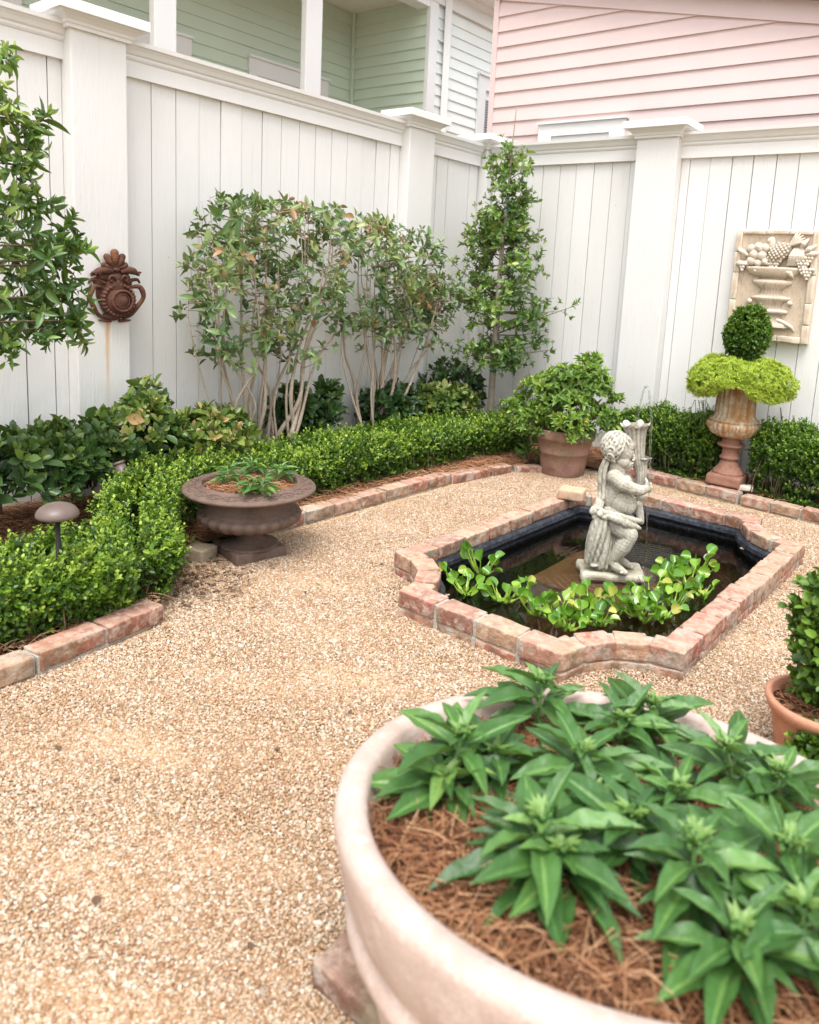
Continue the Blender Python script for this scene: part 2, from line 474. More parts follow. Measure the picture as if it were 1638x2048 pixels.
# ------------------------------------------------------------------ layout constants (metres; the camera stands at the origin, 1.4 m up)
KF = 1.05
XL, YR = -4.1 * KF, 5.45 * KF                       # inner faces of the two fences
def zk(z): return HC + (z - HC) * KF
def yk(v): return v * KF
STAIN_Y = at_x(216, 730, XL + 0.105)[1]
STAIN_T = at_x(216, 640, XL + 0.105)[2]
Z_RB, Z_RT = zk(2.345), zk(2.495)                   # lower and upper edge of the fence rail
WHITE = (0.735, 0.728, 0.710)
M_WHITE = m_paint('white_paint', WHITE, 0.5, 0.3, 0.25)
M_FENCE = m_paint('fence_paint', WHITE, 0.5, 0.6, 0.55, extra=stain, island=0.12)
M_TRIM = m_paint('trim_paint', (0.74, 0.735, 0.72), 0.45, 0.1)
M_GREEN = m_paint('green_paint', (0.56, 0.65, 0.53), 0.55, 0.2)
M_GREEN_SUNLIT = m_paint('green_paint_sunlit', (0.80, 0.83, 0.80), 0.55, 0.2)  # house green lightened: the sunlight on the outer wall is put into the colour
M_PINK = m_paint('pink_paint', (0.65, 0.515, 0.495), 0.55, 0.2)
M_CEIL = m_paint('ceiling_paint', (0.66, 0.63, 0.55), 0.6, 0.1)
M_BRICK = m_brick('old_brick')
M_MORTAR = m_rough('mortar', [(0.30, 0.27, 0.22), (0.46, 0.43, 0.37), (0.36, 0.33, 0.27)], 30, 0.95, 0.6)
M_DARKGAP = m_rough('plank_gap', [(0.06, 0.055, 0.05), (0.10, 0.09, 0.08)], 20)
t_ = NT('window_glass'); M_GLASS = t_.done(t_.pbr((0.10, 0.11, 0.12), 0.05, None, 0.8))
t_ = NT('blind'); M_BLIND = t_.done(t_.pbr((0.30, 0.31, 0.34), 0.6))
M_PLASTER = m_paint('window_panel', (0.60, 0.57, 0.52), 0.5, 0.1)

# ------------------------------------------------------------------ ground
PX0, PX1, PY0, PY1 = -2.325, -0.896, 2.247, 4.55      # outer edges of the pond coping
gm = MB()
xs = [-40, PX0 + 0.06, PX1 - 0.06, 40]; ys = [-30, PY0 + 0.06, PY1 - 0.06, 40]
for i in range(3):
    for j in range(3):
        if i == 1 and j == 1: continue
        gm.add([(xs[i], ys[j], 0), (xs[i + 1], ys[j], 0), (xs[i + 1], ys[j + 1], 0), (xs[i], ys[j + 1], 0)], np.array([(0, 1, 2, 3)]))
M_GRAVEL = m_gravel_ground()
o = gm.build('gravel_ground', M_GRAVEL, smooth=False); tag(o, 'tan pea gravel ground of the courtyard path', 'ground', kind='structure')

# loose pebbles on the path: one object of countless stones, instanced on scattered points
def pebble_path():
    sp = 0.0064
    X, Y = np.meshgrid(np.arange(-3.3, 0.5, sp), np.arange(-0.3, 5.25, sp))
    P = np.stack([X.ravel(), Y.ravel()], 1); P += rng.uniform(-0.5, 0.5, P.shape) * sp * 0.9
    x, y = P[:, 0], P[:, 1]
    keep = ~((x > PX0 + 0.03) & (x < PX1 - 0.03) & (y > PY0 + 0.32) & (y < PY1 - 0.32))
    keep &= ~((x > PX0 + 0.34) & (x < PX1 - 0.34) & (y > PY0 + 0.03) & (y < PY1 - 0.03))
    keep &= ~((x < -3.1) & (y > 2.1)) & ~((y > 5.06) & (x > -2.5))
    keep &= ~((x < -2.56) & (y < 1.5)) & ~((y - 1.55 < -(x + 2.62) * 0.95) & (x < -2.62) & (y < 2.1) & (y < 1.62 - (x + 2.62)*0.9 - 0.05))
    # only where the frame, or a step to its side, can see
    fw = RW[2]; rt = RW[0]; dn = RW[1]
    V = np.concatenate([P, np.full((len(P), 1), -HC)], 1)
    c = V @ RW.T; px = c[:, 0] / c[:, 2] * FPX + CX; py = c[:, 1] / c[:, 2] * FPX + CY
    keep &= (c[:, 2] > 0.3) & (px > -450) & (px < 2088) & (py < 2400)
    P = P[keep]
    P = np.concatenate([P, (0.0015 + 0.004 * rng.random(len(P)) + 0.004 * vn(np.c_[P, P[:, :1] * 0], 0.22, 3))[:, None]], 1)
    me = bpy.data.meshes.new('pebbles'); me.vertices.add(len(P)); me.vertices.foreach_set('co', P.astype(np.float32).ravel())
    a = me.attributes.new('rot', 'FLOAT_VECTOR', 'POINT'); a.data.foreach_set('vector', np.c_[rng.normal(0, .5, (len(P), 2)), rng.uniform(0, 6.28, len(P))].astype(np.float32).ravel())
    s = rng.lognormal(0, 0.28, len(P)) * 0.0035
    a = me.attributes.new('size', 'FLOAT', 'POINT'); a.data.foreach_set('value', s.astype(np.float32))
    ob = bpy.data.objects.new('pebbles', me); COL.objects.link(ob)
    mat = m_pebble()
    src = bpy.data.collections.new('pebble_shapes')
    for k in range(5):
        b = MB(); b.ell((0, 0, 0), (1, 1, 1), 7, 4)
        Vv = b.V[0]; Vv = Vv * np.array([1.25, 0.92, 0.68]) * (1 + 0.22 * vn(Vv, 0.8, 40 + k))[:, None]; b.V[0] = Vv
        m2 = b.build('pebble_shape', mat); COL.objects.unlink(m2); src.objects.link(m2)
    ng = bpy.data.node_groups.new('scatter', 'GeometryNodeTree')
    ng.interface.new_socket('Geometry', in_out='INPUT', socket_type='NodeSocketGeometry'); ng.interface.new_socket('Geometry', in_out='OUTPUT', socket_type='NodeSocketGeometry')
    N = ng.nodes.new; gi = N('NodeGroupInput'); go = N('NodeGroupOutput'); m2p = N('GeometryNodeMeshToPoints'); ip = N('GeometryNodeInstanceOnPoints'); ci = N('GeometryNodeCollectionInfo')
    ci.inputs['Collection'].default_value = src; ci.inputs['Separate Children'].default_value = True; ci.inputs['Reset Children'].default_value = True
    r1 = N('GeometryNodeInputNamedAttribute'); r1.data_type = 'FLOAT_VECTOR'; r1.inputs['Name'].default_value = 'rot'
    r2 = N('GeometryNodeInputNamedAttribute'); r2.data_type = 'FLOAT'; r2.inputs['Name'].default_value = 'size'
    L = ng.links.new
    L(gi.outputs[0], m2p.inputs['Mesh']); L(m2p.outputs[0], ip.inputs['Points']); L(ci.outputs[0], ip.inputs['Instance']); ip.inputs['Pick Instance'].default_value = True
    L(r1.outputs['Attribute'], ip.inputs['Rotation']); L(r2.outputs['Attribute'], ip.inputs['Scale']); L(ip.outputs[0], go.inputs[0])
    md = ob.modifiers.new('scatter', 'NODES'); md.node_group = ng
    return tag(ob, 'countless small tan and cream pebbles of the gravel path', 'gravel', kind='stuff')
pebble_path()

# planting beds
M_SOIL = m_rough('bed_soil', [(0.055, 0.030, 0.018), (0.13, 0.065, 0.035), (0.085, 0.045, 0.025)], 18, 0.95, 0.8)
sb = MB()
def sheet(pts, z0, mb, hm=0.02, step=0.05, seed=1):
    pts = np.array(pts, float); lo, hi = pts.min(0), pts.max(0)
    nx, ny = int((hi[0] - lo[0]) / step) + 2, int((hi[1] - lo[1]) / step) + 2
    X, Y = np.meshgrid(np.linspace(lo[0], hi[0], nx), np.linspace(lo[1], hi[1], ny), indexing='ij')
    Z = z0 + hm * vn(np.stack([X.ravel(), Y.ravel(), X.ravel() * 0], 1), 0.3, seed).reshape(X.shape)
    i, j = np.meshgrid(np.arange(nx - 1), np.arange(ny - 1), indexing='ij'); a = i * ny + j
    F = np.stack([a, a + ny, a + ny + 1, a + 1], -1).reshape(-1, 4)
    Cx = (X[:-1, :-1] + X[1:, 1:]).ravel() / 2; Cy = (Y[:-1, :-1] + Y[1:, 1:]).ravel() / 2
    ins = np.zeros(len(Cx), bool); n = len(pts)
    for k in range(n):
        (x1, y1), (x2, y2) = pts[k], pts[(k + 1) % n]
        c = ((y1 > Cy) != (y2 > Cy)); ins ^= c & (Cx < (x2 - x1) * (Cy - y1) / (y2 - y1 + 1e-12) + x1)
    mb.add(np.stack([X.ravel(), Y.ravel(), Z.ravel()], 1), F[ins])
BED_L = [(XL, -1.0), (-2.62, -1.0), (-2.62, 1.5), (-3.18, 2.05), (-3.19, 4.75), (-2.9, 5.05), (-2.4, 5.2), (0.6, 5.15), (0.6, YR), (XL, YR)]
sheet(BED_L, 0.045, sb, 0.018)
o = sb.build('bed_soil', M_SOIL); tag(o, 'dark soil of the planting beds along both fences', 'soil', kind='structure')

# ------------------------------------------------------------------ fences
RAIL = [(0, 0), (0.028, 0), (0.028, 0.085), (0.034, 0.09), (0.040, 0.10), (0.040, 0.112), (0.050, 0.120), (0.060, 0.140), (0.072, 0.155), (0.082, 0.160), (0.085, 0.182), (0.0, 0.19), (-0.07, 0.19), (-0.07, 0.16), (0, 0.14)]
def cap(mb, cx, cy, sx, sy, z):
    """square post cap: bed moulding under a thick board"""
    prof = [(0.0, 0.0), (0.018, 0.0), (0.020, 0.016), (0.026, 0.020), (0.030, 0.034), (0.046, 0.050), (0.060, 0.060), (0.066, 0.066), (0.088, 0.068), (0.088, 0.116), (0.084, 0.119)]
    V, F = [], []
    for (o_, z_) in prof:
        hx, hy = sx / 2 + o_, sy / 2 + o_
        V += [(cx - hx, cy - hy, z + z_), (cx + hx, cy - hy, z + z_), (cx + hx, cy + hy, z + z_), (cx - hx, cy + hy, z + z_)]
    for k in range(len(prof) - 1):
        for i in range(4): F.append([k * 4 + i, k * 4 + (i + 1) % 4, k * 4 + 4 + (i + 1) % 4, k * 4 + 4 + i])
    V.append((cx, cy, z + 0.135)); a = (len(prof) - 1) * 4
    F += [[a + i, a + (i + 1) % 4, len(V) - 1] for i in range(4)] + [[3, 2, 1, 0]]
    mb.add(V, F)
def planks(mb, edges, axis, face, z0, z1, sgn):
    """upright boards between the given joints, each a hair proud or shy of the next"""
    for a, b in zip(edges[:-1], edges[1:]):
        d = 0.0025 * rng.normal(); gp = 0.0018 + 0.0026 * rng.random() ** 1.5
        lo, hi = sorted((face + sgn * d, face - sgn * 0.022))
        zj = z0 + rng.uniform(0, 0.01)
        if axis == 'y': mb.box((lo, a + gp, zj), (hi, b - gp, z1))
        else: mb.box((a + gp, lo, zj), (b - gp, hi, z1))
PROUD = 0.105
p1a, p1b = yk(1.915), yk(2.2)                         # first post, left and right edge
p2a, p2b = yk(4.376), yk(4.665)
fl = thing('board_fence', (XL, 3.0, 0), 'long white board fence on the left with square capped posts', 'fence')
def left_fence():
    xf = XL + 0.10
    spans = [(-1.2, p1a), (p1b, p2a), (p2b, YR - 0.10)]
    for k, (a, b) in enumerate(spans):
        e = [a]
        if k == 1: e = [at_x(px, py, XL)[1] for px, py in ((252, 155), (302, 170), (351.5, 183), (398.5, 193), (442, 203), (484, 214), (525, 224), (563.5, 234))]
        st = 0.1495
        while e[-1] + st < b - 0.02: e.append(e[-1] + st * rng.choice([1.0, 1.0, 1.0, 0.97, 1.03]))
        e.append(b); e[0] = a
        mb = MB(); planks(mb, e, 'y', XL, 0.03, Z_RB + 0.03, 1); mb.build('panel', M_FENCE, fl, False)
        mb = MB(); mb.extrude(RAIL, (XL, b, Z_RB), (XL, a, Z_RB), (1, 0, 0)); mb.build('rail', M_WHITE, fl, False)
        mb = MB(); mb.box((XL - 0.05, a, 0.0), (XL - 0.03, b, Z_RB)); mb.build('backing', M_DARKGAP, fl, False)
    for a, b in ((p1a, p1b), (p2a, p2b)):
        mb = MB(); mb.rbox(((XL + PROUD + XL - 0.15) / 2, (a + b) / 2, Z_RT / 2 + 0.0), (PROUD + 0.15, b - a, Z_RT), 0, 0.006, 0.0, (3, 3, 6))
        ps = mb.build('post', M_FENCE, fl, False)
        mb = MB(); cap(mb, XL + PROUD - .075, (a + b) / 2, .15, b - a, Z_RT - 0.012)
        mb.build('post_cap', M_WHITE, ps, False)
    cs = 0.26
    mb = MB(); mb.rbox((XL + 0.09 - cs / 2, YR - 0.09 + cs / 2, Z_RT / 2), (cs, cs, Z_RT), 0, 0.006, 0, (3, 3, 6)); ps = mb.build('post', M_FENCE, fl, False)
    mb = MB(); cap(mb, XL + 0.09 - cs / 2, YR - 0.09 + cs / 2, cs, cs, Z_RT - 0.012); mb.build('post_cap', M_WHITE, ps, False)
left_fence()
fr = thing('board_fence', (-2.2, YR, 0), 'white board fence on the right carrying the carved fruit plaque', 'fence')
p3a, p3b = -2.645 * KF, -2.325 * KF
def right_fence():
    spans = [(XL + 0.10, p3a), (p3b, 1.2)]
    for k, (a, b) in enumerate(spans):
        e = [a]
        if k == 1:
            e = [a] + [at_y(px, py, YR)[0] for px, py in ((1381.8, 316.8), (1422, 315), (1466, 313), (1509, 311), (1555, 310), (1601, 307))]
        else:
            e = [a] + [at_y(px, py, YR)[0] for px, py in ((1056, 332), (1088, 331), (1122, 328), (1154, 326), (1190, 325), (1226, 323), (1262, 322))]
        while e[-1] + 0.15 < b - 0.03: e.append(e[-1] + 0.15)
        e.append(b)
        mb = MB(); planks(mb, e, 'x', YR, 0.03, Z_RB + 0.03, -1); mb.build('panel', M_FENCE, fr, False)
        mb = MB(); mb.extrude(RAIL, (a, YR, Z_RB), (b, YR, Z_RB), (0, -1, 0)); mb.build('rail', M_WHITE, fr, False)
        mb = MB(); mb.box((a, YR + 0.03, 0), (b, YR + 0.05, Z_RB)); mb.build('backing', M_DARKGAP, fr, False)
    w = p3b - p3a
    mb = MB(); mb.rbox(((p3a + p3b) / 2, YR + (0.15 - PROUD) / 2, Z_RT / 2), (w, PROUD + 0.15, Z_RT), 0, 0.006, 0, (3, 3, 6)); ps = mb.build('post', M_FENCE, fr, False)
    mb = MB(); cap(mb, (p3a + p3b) / 2, YR - PROUD + .075, w, .15, Z_RT - 0.012); mb.build('post_cap', M_WHITE, ps, False)
right_fence()

# ------------------------------------------------------------------ neighbouring houses
def siding(mb, A, u, n, length, z0, z1, pitch, cut=None):
    """lapped boards on a wall from A along u; n is the outward direction; cut(z) shortens a course"""
    A = np.array(A, float); u = np.array(u, float); n = np.array(n, float); z = z0
    Z = np.array([0, 0, 1.0])
    while z < z1 - 0.01:
        zt = min(z + pitch, z1)
        la, lb = (length, length) if cut is None else (min(length, cut(z)), min(length, cut(zt)))
        if lb > 0.05:
            P = [A + Z * z + n * 0.02, A + u * la + Z * z + n * 0.02, A + u * lb + Z * zt + n * 0.003, A + Z * zt + n * 0.003,
                 A + Z * z - n * 0.004, A + u * la + Z * z - n * 0.004]
            mb.add(P, [[0, 1, 2, 3], [4, 5, 1, 0]])
        z += pitch
def xbox(mb, x0, x1, y0, y1, z0, z1): mb.box((min(x0, x1), min(y0, y1), z0), (max(x0, x1), max(y0, y1), z1))

hg = thing('clapboard_house', (-8.4, 5.0, 0), 'sage green clapboard house with a deep white columned porch behind the left fence', 'house')
XF, XB, YE, ZC = -7.0, -8.4, 7.93, 4.93
def green_house():
    mb = MB(); siding(mb, (XB, -4, 0), (0, 1, 0), (1, 0, 0), YE + 4, 0.44, ZC, 0.1445); mb.box((XB - 0.2, -4, 0), (XB - 0.02, YE + .1, ZC + .3)); mb.build('porch_wall', M_GREEN, hg, False)
    mb = MB(); siding(mb, (XB, YE, 0), (1, 0, 0), (0, -1, 0), XF - XB - 0.03, 0.36, ZC, 0.137); mb.build('porch_end_wall', M_GREEN, hg, False)
    mb = MB(); mb.box((XB + 0.022, YE - 0.055, 0.4), (XB + 0.06, YE - 0.018, ZC)); mb.build('corner_trim', M_GREEN, hg, False)
    mb = MB(); mb.box((XB - .2, -4, ZC), (XF - 0.12, YE, ZC + 0.05)); mb.build('porch_ceiling', M_CEIL, hg, False)
    mb = MB(); mb.box((XF - 0.2, -4, ZC - 0.12), (XF + 0.02, YE, ZC + 0.4)); mb.build('porch_beam', M_TRIM, hg, False)
    mb = MB(); mb.box((XB, -4, 0.3), (XF + 0.1, YE, 0.42)); mb.build('porch_floor', M_PLASTER, hg, False)
    for a, b in ((4.12, 4.346), (5.907, 6.136), (2.3, 2.53), (0.5, 0.73)):
        mb = MB(); mb.rbox((XF - 0.045, (a + b) / 2, 2.67), (0.09, b - a, 4.5), 0, 0.008, 0, (3, 3, 3)); mb.build('column', M_TRIM, hg, False)
    mb = MB(); mb.box((XF - 0.03, YE - 0.02, 0.3), (XF + 0.03, YE + 0.14, ZC + .3)); mb.build('corner_post', M_TRIM, hg, False)
    # outer wall beside the porch
    mb = MB(); siding(mb, (XF - 0.02, YE + 0.14, 0), (0, 1, 0), (1, 0, 0), 6.0, 0.36, ZC - 0.03, 0.137); mb.box((XF - .3, YE + .14, 0), (XF - .03, 14, ZC + .4)); mb.build('outer_wall', M_GREEN_SUNLIT, hg, False)
    mb = MB(); mb.tube([(XF + .055, 8.235, 0.3), (XF + .055, 8.235, 5.05)], 0.06, 4); ds = mb.build('downspout', M_TRIM, hg, False)
    mb = MB(); mb.box((XF - .01, 8.15, 4.455), (XF + .03, 8.2, 4.475)); mb.build('bracket', M_TRIM, ds, False)
    mb = MB(); mb.box((XF - .02, 8.26, 0.3), (XF + .03, 8.345, ZC)); mb.build('corner_board', M_TRIM, hg, False)
    mb = MB(); mb.box((XF - .02, YE - .1, ZC - 0.035), (XF + .04, 14, ZC + 0.16)); mb.extrude([(0, 0), (.09, .03), (.10, .07), (.35, .09), (.35, .2), (0, .2)], (XF + .04, YE - .1, ZC + .12), (XF + .04, 14, ZC + .12), (1, 0, 0)); mb.build('frieze', M_TRIM, hg, False)
    # windows on the porch wall: only their heads show over the fence
    for a, b, zt in ((at_x(498, 113.5, XB + .03)[1], at_x(656, 161, XB + .03)[1], at_x(498, 113.5, XB + .03)[2]),
                     (at_x(200, 25, XB + .03)[1], at_x(382, 79, XB + .03)[1], at_x(382, 79, XB + .03)[2]),
                     (at_x(-160, -80, XB + .03)[1], at_x(42, 0, XB + .03)[1], at_x(42, -4, XB + .03)[2])):
        mb = MB(); w = 0.12; h0 = zt - 1.9
        mb.box((XB + .01, a, zt - .19), (XB + .045, b, zt)); mb.box((XB + .01, a - .02, zt), (XB + .075, b + .02, zt + .03))
        mb.box((XB + .01, a, h0), (XB + .045, a + w, zt - .19)); mb.box((XB + .01, b - w, h0), (XB + .045, b, zt - .19)); mb.box((XB + .01, a, h0 - .1), (XB + .06, b, h0))
        f = mb.build('window', M_TRIM, hg, False)
        mb = MB(); mb.box((XB + .012, a + w, h0), (XB + .03, b - w, zt - .19 - .09)); mb.build('pane', M_GLASS, f, False)
        mb = MB(); mb.box((XB + .012, a + w, zt - .28), (XB + .028, b - w, zt - .19)); mb.build('sash', M_PLASTER, f, False)
    a, b, zt = 9.02, 9.8, 4.25
    mb = MB(); mb.box((XF - .0, a, zt - .18), (XF + .035, b, zt)); mb.box((XF, a - .02, zt), (XF + .06, b + .02, zt + .03)); mb.box((XF, a, zt - 1.5), (XF + .035, a + .16, zt - .18)); mb.box((XF, b - .16, zt - 1.5), (XF + .035, b, zt - .18))
    f = mb.build('window', M_TRIM, hg, False)
    mb = MB(); mb.box((XF, a + .16, zt - 1.5), (XF + .012, b - .16, zt - .3)); mb.build('pane', M_GLASS, f, False)
    mb = MB()
    for k in range(34): mb.box((XF + .013, a + .162, zt - .32 - k * .035), (XF + .02, b - .162, zt - .30 - k * .035))
    mb.build('blind', M_BLIND, f, False)
    mb = MB(); mb.box((XB - 3, -5, ZC + .42), (XF + .4, 14, ZC + .5)); mb.build('roof', m_rough('roof_shingle', [(.08, .08, .085), (.14, .135, .13)], 30), hg, False)
green_house()

hp = thing('clapboard_house', (-4.8, 6.45, 0), 'pale pink clapboard house with a sloping eave board behind the right fence', 'house')
def pink_house():
    k = 0.86; Z_ = lambda z: HC + (z - HC) * k
    Y = 7.5 * k; X0 = -5.6 * k; ph = 0.165 * k
    rake = lambda z: (-5.59 * k + (Z_(4.549) - z) / 0.2127) - X0
    mb = MB(); siding(mb, (X0, Y, 0), (1, 0, 0), (0, -1, 0), 8.0, Z_(4.358) - ph * 26, Z_(4.60), ph, cut=rake)
    mb.add([(X0, Y + .02, 0), (4, Y + .02, 0), (4, Y + .02, Z_(2.5)), (X0, Y + .02, Z_(4.55)), (X0, Y + 6, 0), (X0, Y + 6, Z_(4.55))], [[0, 1, 2, 3], [4, 0, 3, 5]]); mb.build('wall', M_PINK, hp, False)
    mb = MB(); mb.box((X0 - .02, Y - .026, 0), (X0 + .04, Y + .06, Z_(4.62))); mb.build('corner_board', M_PINK, hp, False)
    d = np.array([1, 0, -0.2127]); L = 8.0; up = np.array([0, 0, 0.19 * k])
    P0 = np.array([X0 - .02, Y - .032, Z_(4.549)]); P1 = P0 + d * L
    mb = MB(); mb.add([P0, P1, P1 + up, P0 + up, P0 + [0, .05, 0], P1 + [0, .05, 0], P1 + up + [0, .05, 0], P0 + up + [0, .05, 0]], [[0, 1, 2, 3], [7, 6, 5, 4], [4, 5, 1, 0], [3, 2, 6, 7], [0, 3, 7, 4], [1, 5, 6, 2]])
    mb.build('eave_board', M_PINK, hp, False)
    q = [P0 + up + [0, -.12, .004], P1 + up + [0, -.12, .004], P1 + up + [0, 6, .004], P0 + up + [0, 6, .004]]; q2 = [v + np.array([0, 0, .05]) for v in q]
    mb = MB(); mb.add(q + q2, [[3, 2, 1, 0], [4, 5, 6, 7], [0, 1, 5, 4], [1, 2, 6, 5], [2, 3, 7, 6], [3, 0, 4, 7]]); mb.build('roof', bpy.data.materials['roof_shingle'], hp, False)
    a, b, zt = -4.89 * k, -3.835 * k, Z_(3.125)
    mb = MB(); mb.box((a, Y - .05, zt - .11), (b, Y + .01, zt)); mb.box((a - .01, Y - .07, zt), (b + .02, Y + .01, zt + .02)); mb.box((a, Y - .05, zt - 1.3), (a + .15, Y + .01, zt - .11)); mb.box((b - .15, Y - .05, zt - 1.3), (b, Y + .01, zt - .11))
    f = mb.build('window', M_TRIM, hp, False)
    mb = MB(); mb.box((a + .15, Y - .025, zt - 1.3), (b - .15, Y + .005, zt - .15)); mb.build('pane', M_GLASS, f, False)
    mb = MB(); mb.box((a + .15, Y - .035, zt - .15), (b - .15, Y + .008, zt - .11)); mb.build('sash', M_TRIM, f, False)
pink_house()
# ------------------------------------------------------------------ pond: coping, liner, water, plinth
CW = 0.105; NR = 0.315; ZT = 0.112
def brick_course(mb, A, B, width_out, top, h, ln=0.2, depth=0.105, gap=0.014, off=0.0, n=None):
    """bricks in a row along A-B; the outer face lies on the line, the body to the left of the direction"""
    A = np.array(A, float); B = np.array(B, float); L = np.linalg.norm(B - A); u = (B - A) / L; nn = np.array([-u[1], u[0]])
    k = n or max(1, int(round(L / (ln + gap)))); st = L / k; rz = math.atan2(u[1], u[0])
    for i in range(k):
        c = A + u * (i + .5) * st + nn * (depth / 2 + off) + nn * rng.normal(0, .002)
        mb.rbox((c[0], c[1], top - h / 2 + rng.normal(0, .0018)), (st - gap + rng.normal(0, .003), depth + rng.normal(0, .002), h), rz + rng.normal(0, .008), .005, .0024, (9, 5, 4), ry=rng.normal(0, .006))
pond = thing('garden_pond', ((PX0 + PX1) / 2, (PY0 + PY1) / 2, 0), 'small sunken pond edged with old red bricks and scooped corners', 'pond')
def notch(cx, cy, r, a0, a1, n=13):
    a = np.linspace(a0, a1, n); return np.stack([cx + np.cos(a) * r, cy + np.sin(a) * r], 1)
def outline(off):
    """plan of the pond 'off' inside the outer edge, counter-clockwise from the front edge"""
    x0, x1, y0, y1 = PX0 + off, PX1 - off, PY0 + off, PY1 - off; r = NR
    P = []
    for (cx, cy, sx, sy) in ((PX0, PY0, 1, 1), (PX1, PY0, -1, 1), (PX1, PY1, -1, -1), (PX0, PY1, 1, -1)):
        rr = r + off
        ea = math.asin(min(1, off / rr)) if off > 0 else 0
        base = {(1, 1): (math.pi / 2, 0), (-1, 1): (math.pi, math.pi / 2), (-1, -1): (1.5 * math.pi, math.pi), (1, -1): (2 * math.pi, 1.5 * math.pi)}[(sx, sy)]
        P.append(notch(cx, cy, rr, base[0] - ea, base[1] + ea))
    return np.concatenate(P)
def ring_wall(mb, A, B, za, zb, flip=False, tint=0.5):
    n = len(A); V = np.concatenate([np.c_[A, np.full(n, za)], np.c_[B, np.full(n, zb)]])
    i = np.arange(n); j = (i + 1) % n
    F = np.stack([i, j, j + n, i + n], -1)
    mb.add(V, F[:, ::-1] if flip else F, tint)
def build_pond():
    mb = MB()
    for A, B in (((PX0 + NR, PY0), (PX1 - NR, PY0)), ((PX1, PY0 + NR), (PX1, PY1 - NR)), ((PX1 - NR, PY1), (PX0 + NR, PY1)), ((PX0, PY1 - NR), (PX0, PY0 + NR))):
        brick_course(mb, A, B, 0, ZT, 0.068)
        brick_course(mb, A, B, 0, ZT - 0.075, 0.062, off=0.006)
    for (cx, cy, a0) in ((PX0, PY0, 0), (PX1, PY0, 90), (PX1, PY1, 180), (PX0, PY1, 270)):
        for ang, ln in ((11.5, .10), (34, .10), (56, .10), (78.5, .10)):
            a = math.radians(a0 + ang); r = NR + .052
            for z, h in ((ZT, .068), (ZT - .075, .062)):
                mb.rbox((cx + math.cos(a) * r, cy + math.sin(a) * r, z - h / 2 + rng.normal(0, .001)), (.105, .128 + .006 * rng.random(), h), a, .005, .0024, (5, 6, 4))
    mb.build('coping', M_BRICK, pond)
    mb = MB(); O, I = outline(0.010), outline(CW - 0.012)
    ring_wall(mb, O, I, ZT - .007, ZT - .007); ring_wall(mb, O, O, -0.1, ZT - .007, True); ring_wall(mb, I, I, -.05, ZT - .007)
    mb.build('mortar', M_MORTAR, pond, False)
    # black liner: a rolled lip under the coping, then straight down to the floor
    mb = MB(); prev = None
    prof = [(CW - .02, .045), (CW + .012, .044), (CW + .026, .032), (CW + .030, .012), (CW + .022, -.004), (CW + .014, -.012), (CW + .012, -.05), (CW + .02, -.34)]
    for (o_, z) in prof:
        C = outline(o_); C = C + 0.003 * np.stack([vn(np.c_[C, C[:, :1] * 0 + z], .08, 2), vn(np.c_[C, C[:, :1] * 0 + z], .08, 3)], 1)
        if prev is not None: ring_wall(mb, prev[0], C, prev[1], z)
        prev = (C, z)
    n = len(prev[0]); mb.add(np.c_[prev[0], np.full(n, -.34)], [list(range(n))])
    t = NT('pond_liner'); z = t.n('ShaderNodeSeparateXYZ'); t.l(t.pos(), z.inputs[0])
    c = t.mix(t.val(t.noise(40, 5, .7), .45, .7), (0.012, 0.014, 0.020), (0.06, 0.068, 0.085))
    c = t.mix(t.val(z.outputs[2], -.30, -.2, .8, 0), c, t.mix(t.val(t.noise(9, 5), .4, .65), (0.012, 0.012, 0.007), (0.045, 0.045, 0.02)))
    mb.build('liner', t.done(t.pbr(c, .6, t.bump(t.noise(60, 4), .4, .01), .35)), pond)
build_pond()
SPL = at_p(1292, 1118, (-1.62, 3.42, 0), 0.0); SPL[2] = -.03
ZW = -0.03
def water():
    C = outline(CW + .005); n = len(C)
    mb = MB(); mb.add(np.c_[C, np.full(n, ZW)], [list(range(n))])
    t = NT('pond_water')
    sub = t.n('ShaderNodeVectorMath', _operation='DISTANCE'); t.l(t.pos(), sub.inputs[0]); sub.inputs[1].default_value = tuple(SPL)
    d = sub.outputs['Value']
    w = t.math('MULTIPLY', t.math('SINE', t.math('MULTIPLY', t.math('ADD', d, t.math('MULTIPLY', t.noise(5, 3), .05)), 190)), t.math('MULTIPLY', t.val(d, .02, .55, 1, .0), t.val(t.noise(7, 2), .35, .6, .25, 1)))
    nb = t.bump(w, .28, .006); nb = t.bump(t.noise(16, 3), .12, .01, nb)
    gl = t.n('ShaderNodeBsdfGlossy', Roughness=0.02); t.l(nb, gl.inputs['Normal'])
    tp = t.n('ShaderNodeBsdfTransparent'); tp.inputs[0].default_value = (0.54, 0.50, 0.39, 1)
    fr_ = t.n('ShaderNodeFresnel', IOR=1.42); t.l(nb, fr_.inputs['Normal'])
    mx = t.n('ShaderNodeMixShader'); t.l(fr_.outputs[0], mx.inputs[0]); t.l(tp.outputs[0], mx.inputs[1]); t.l(gl.outputs[0], mx.inputs[2])
    o = mb.build('water', t.done(mx.outputs[0]), None, True); tag(o, 'dark rippled water filling the brick pond', 'water', kind='structure')
water()
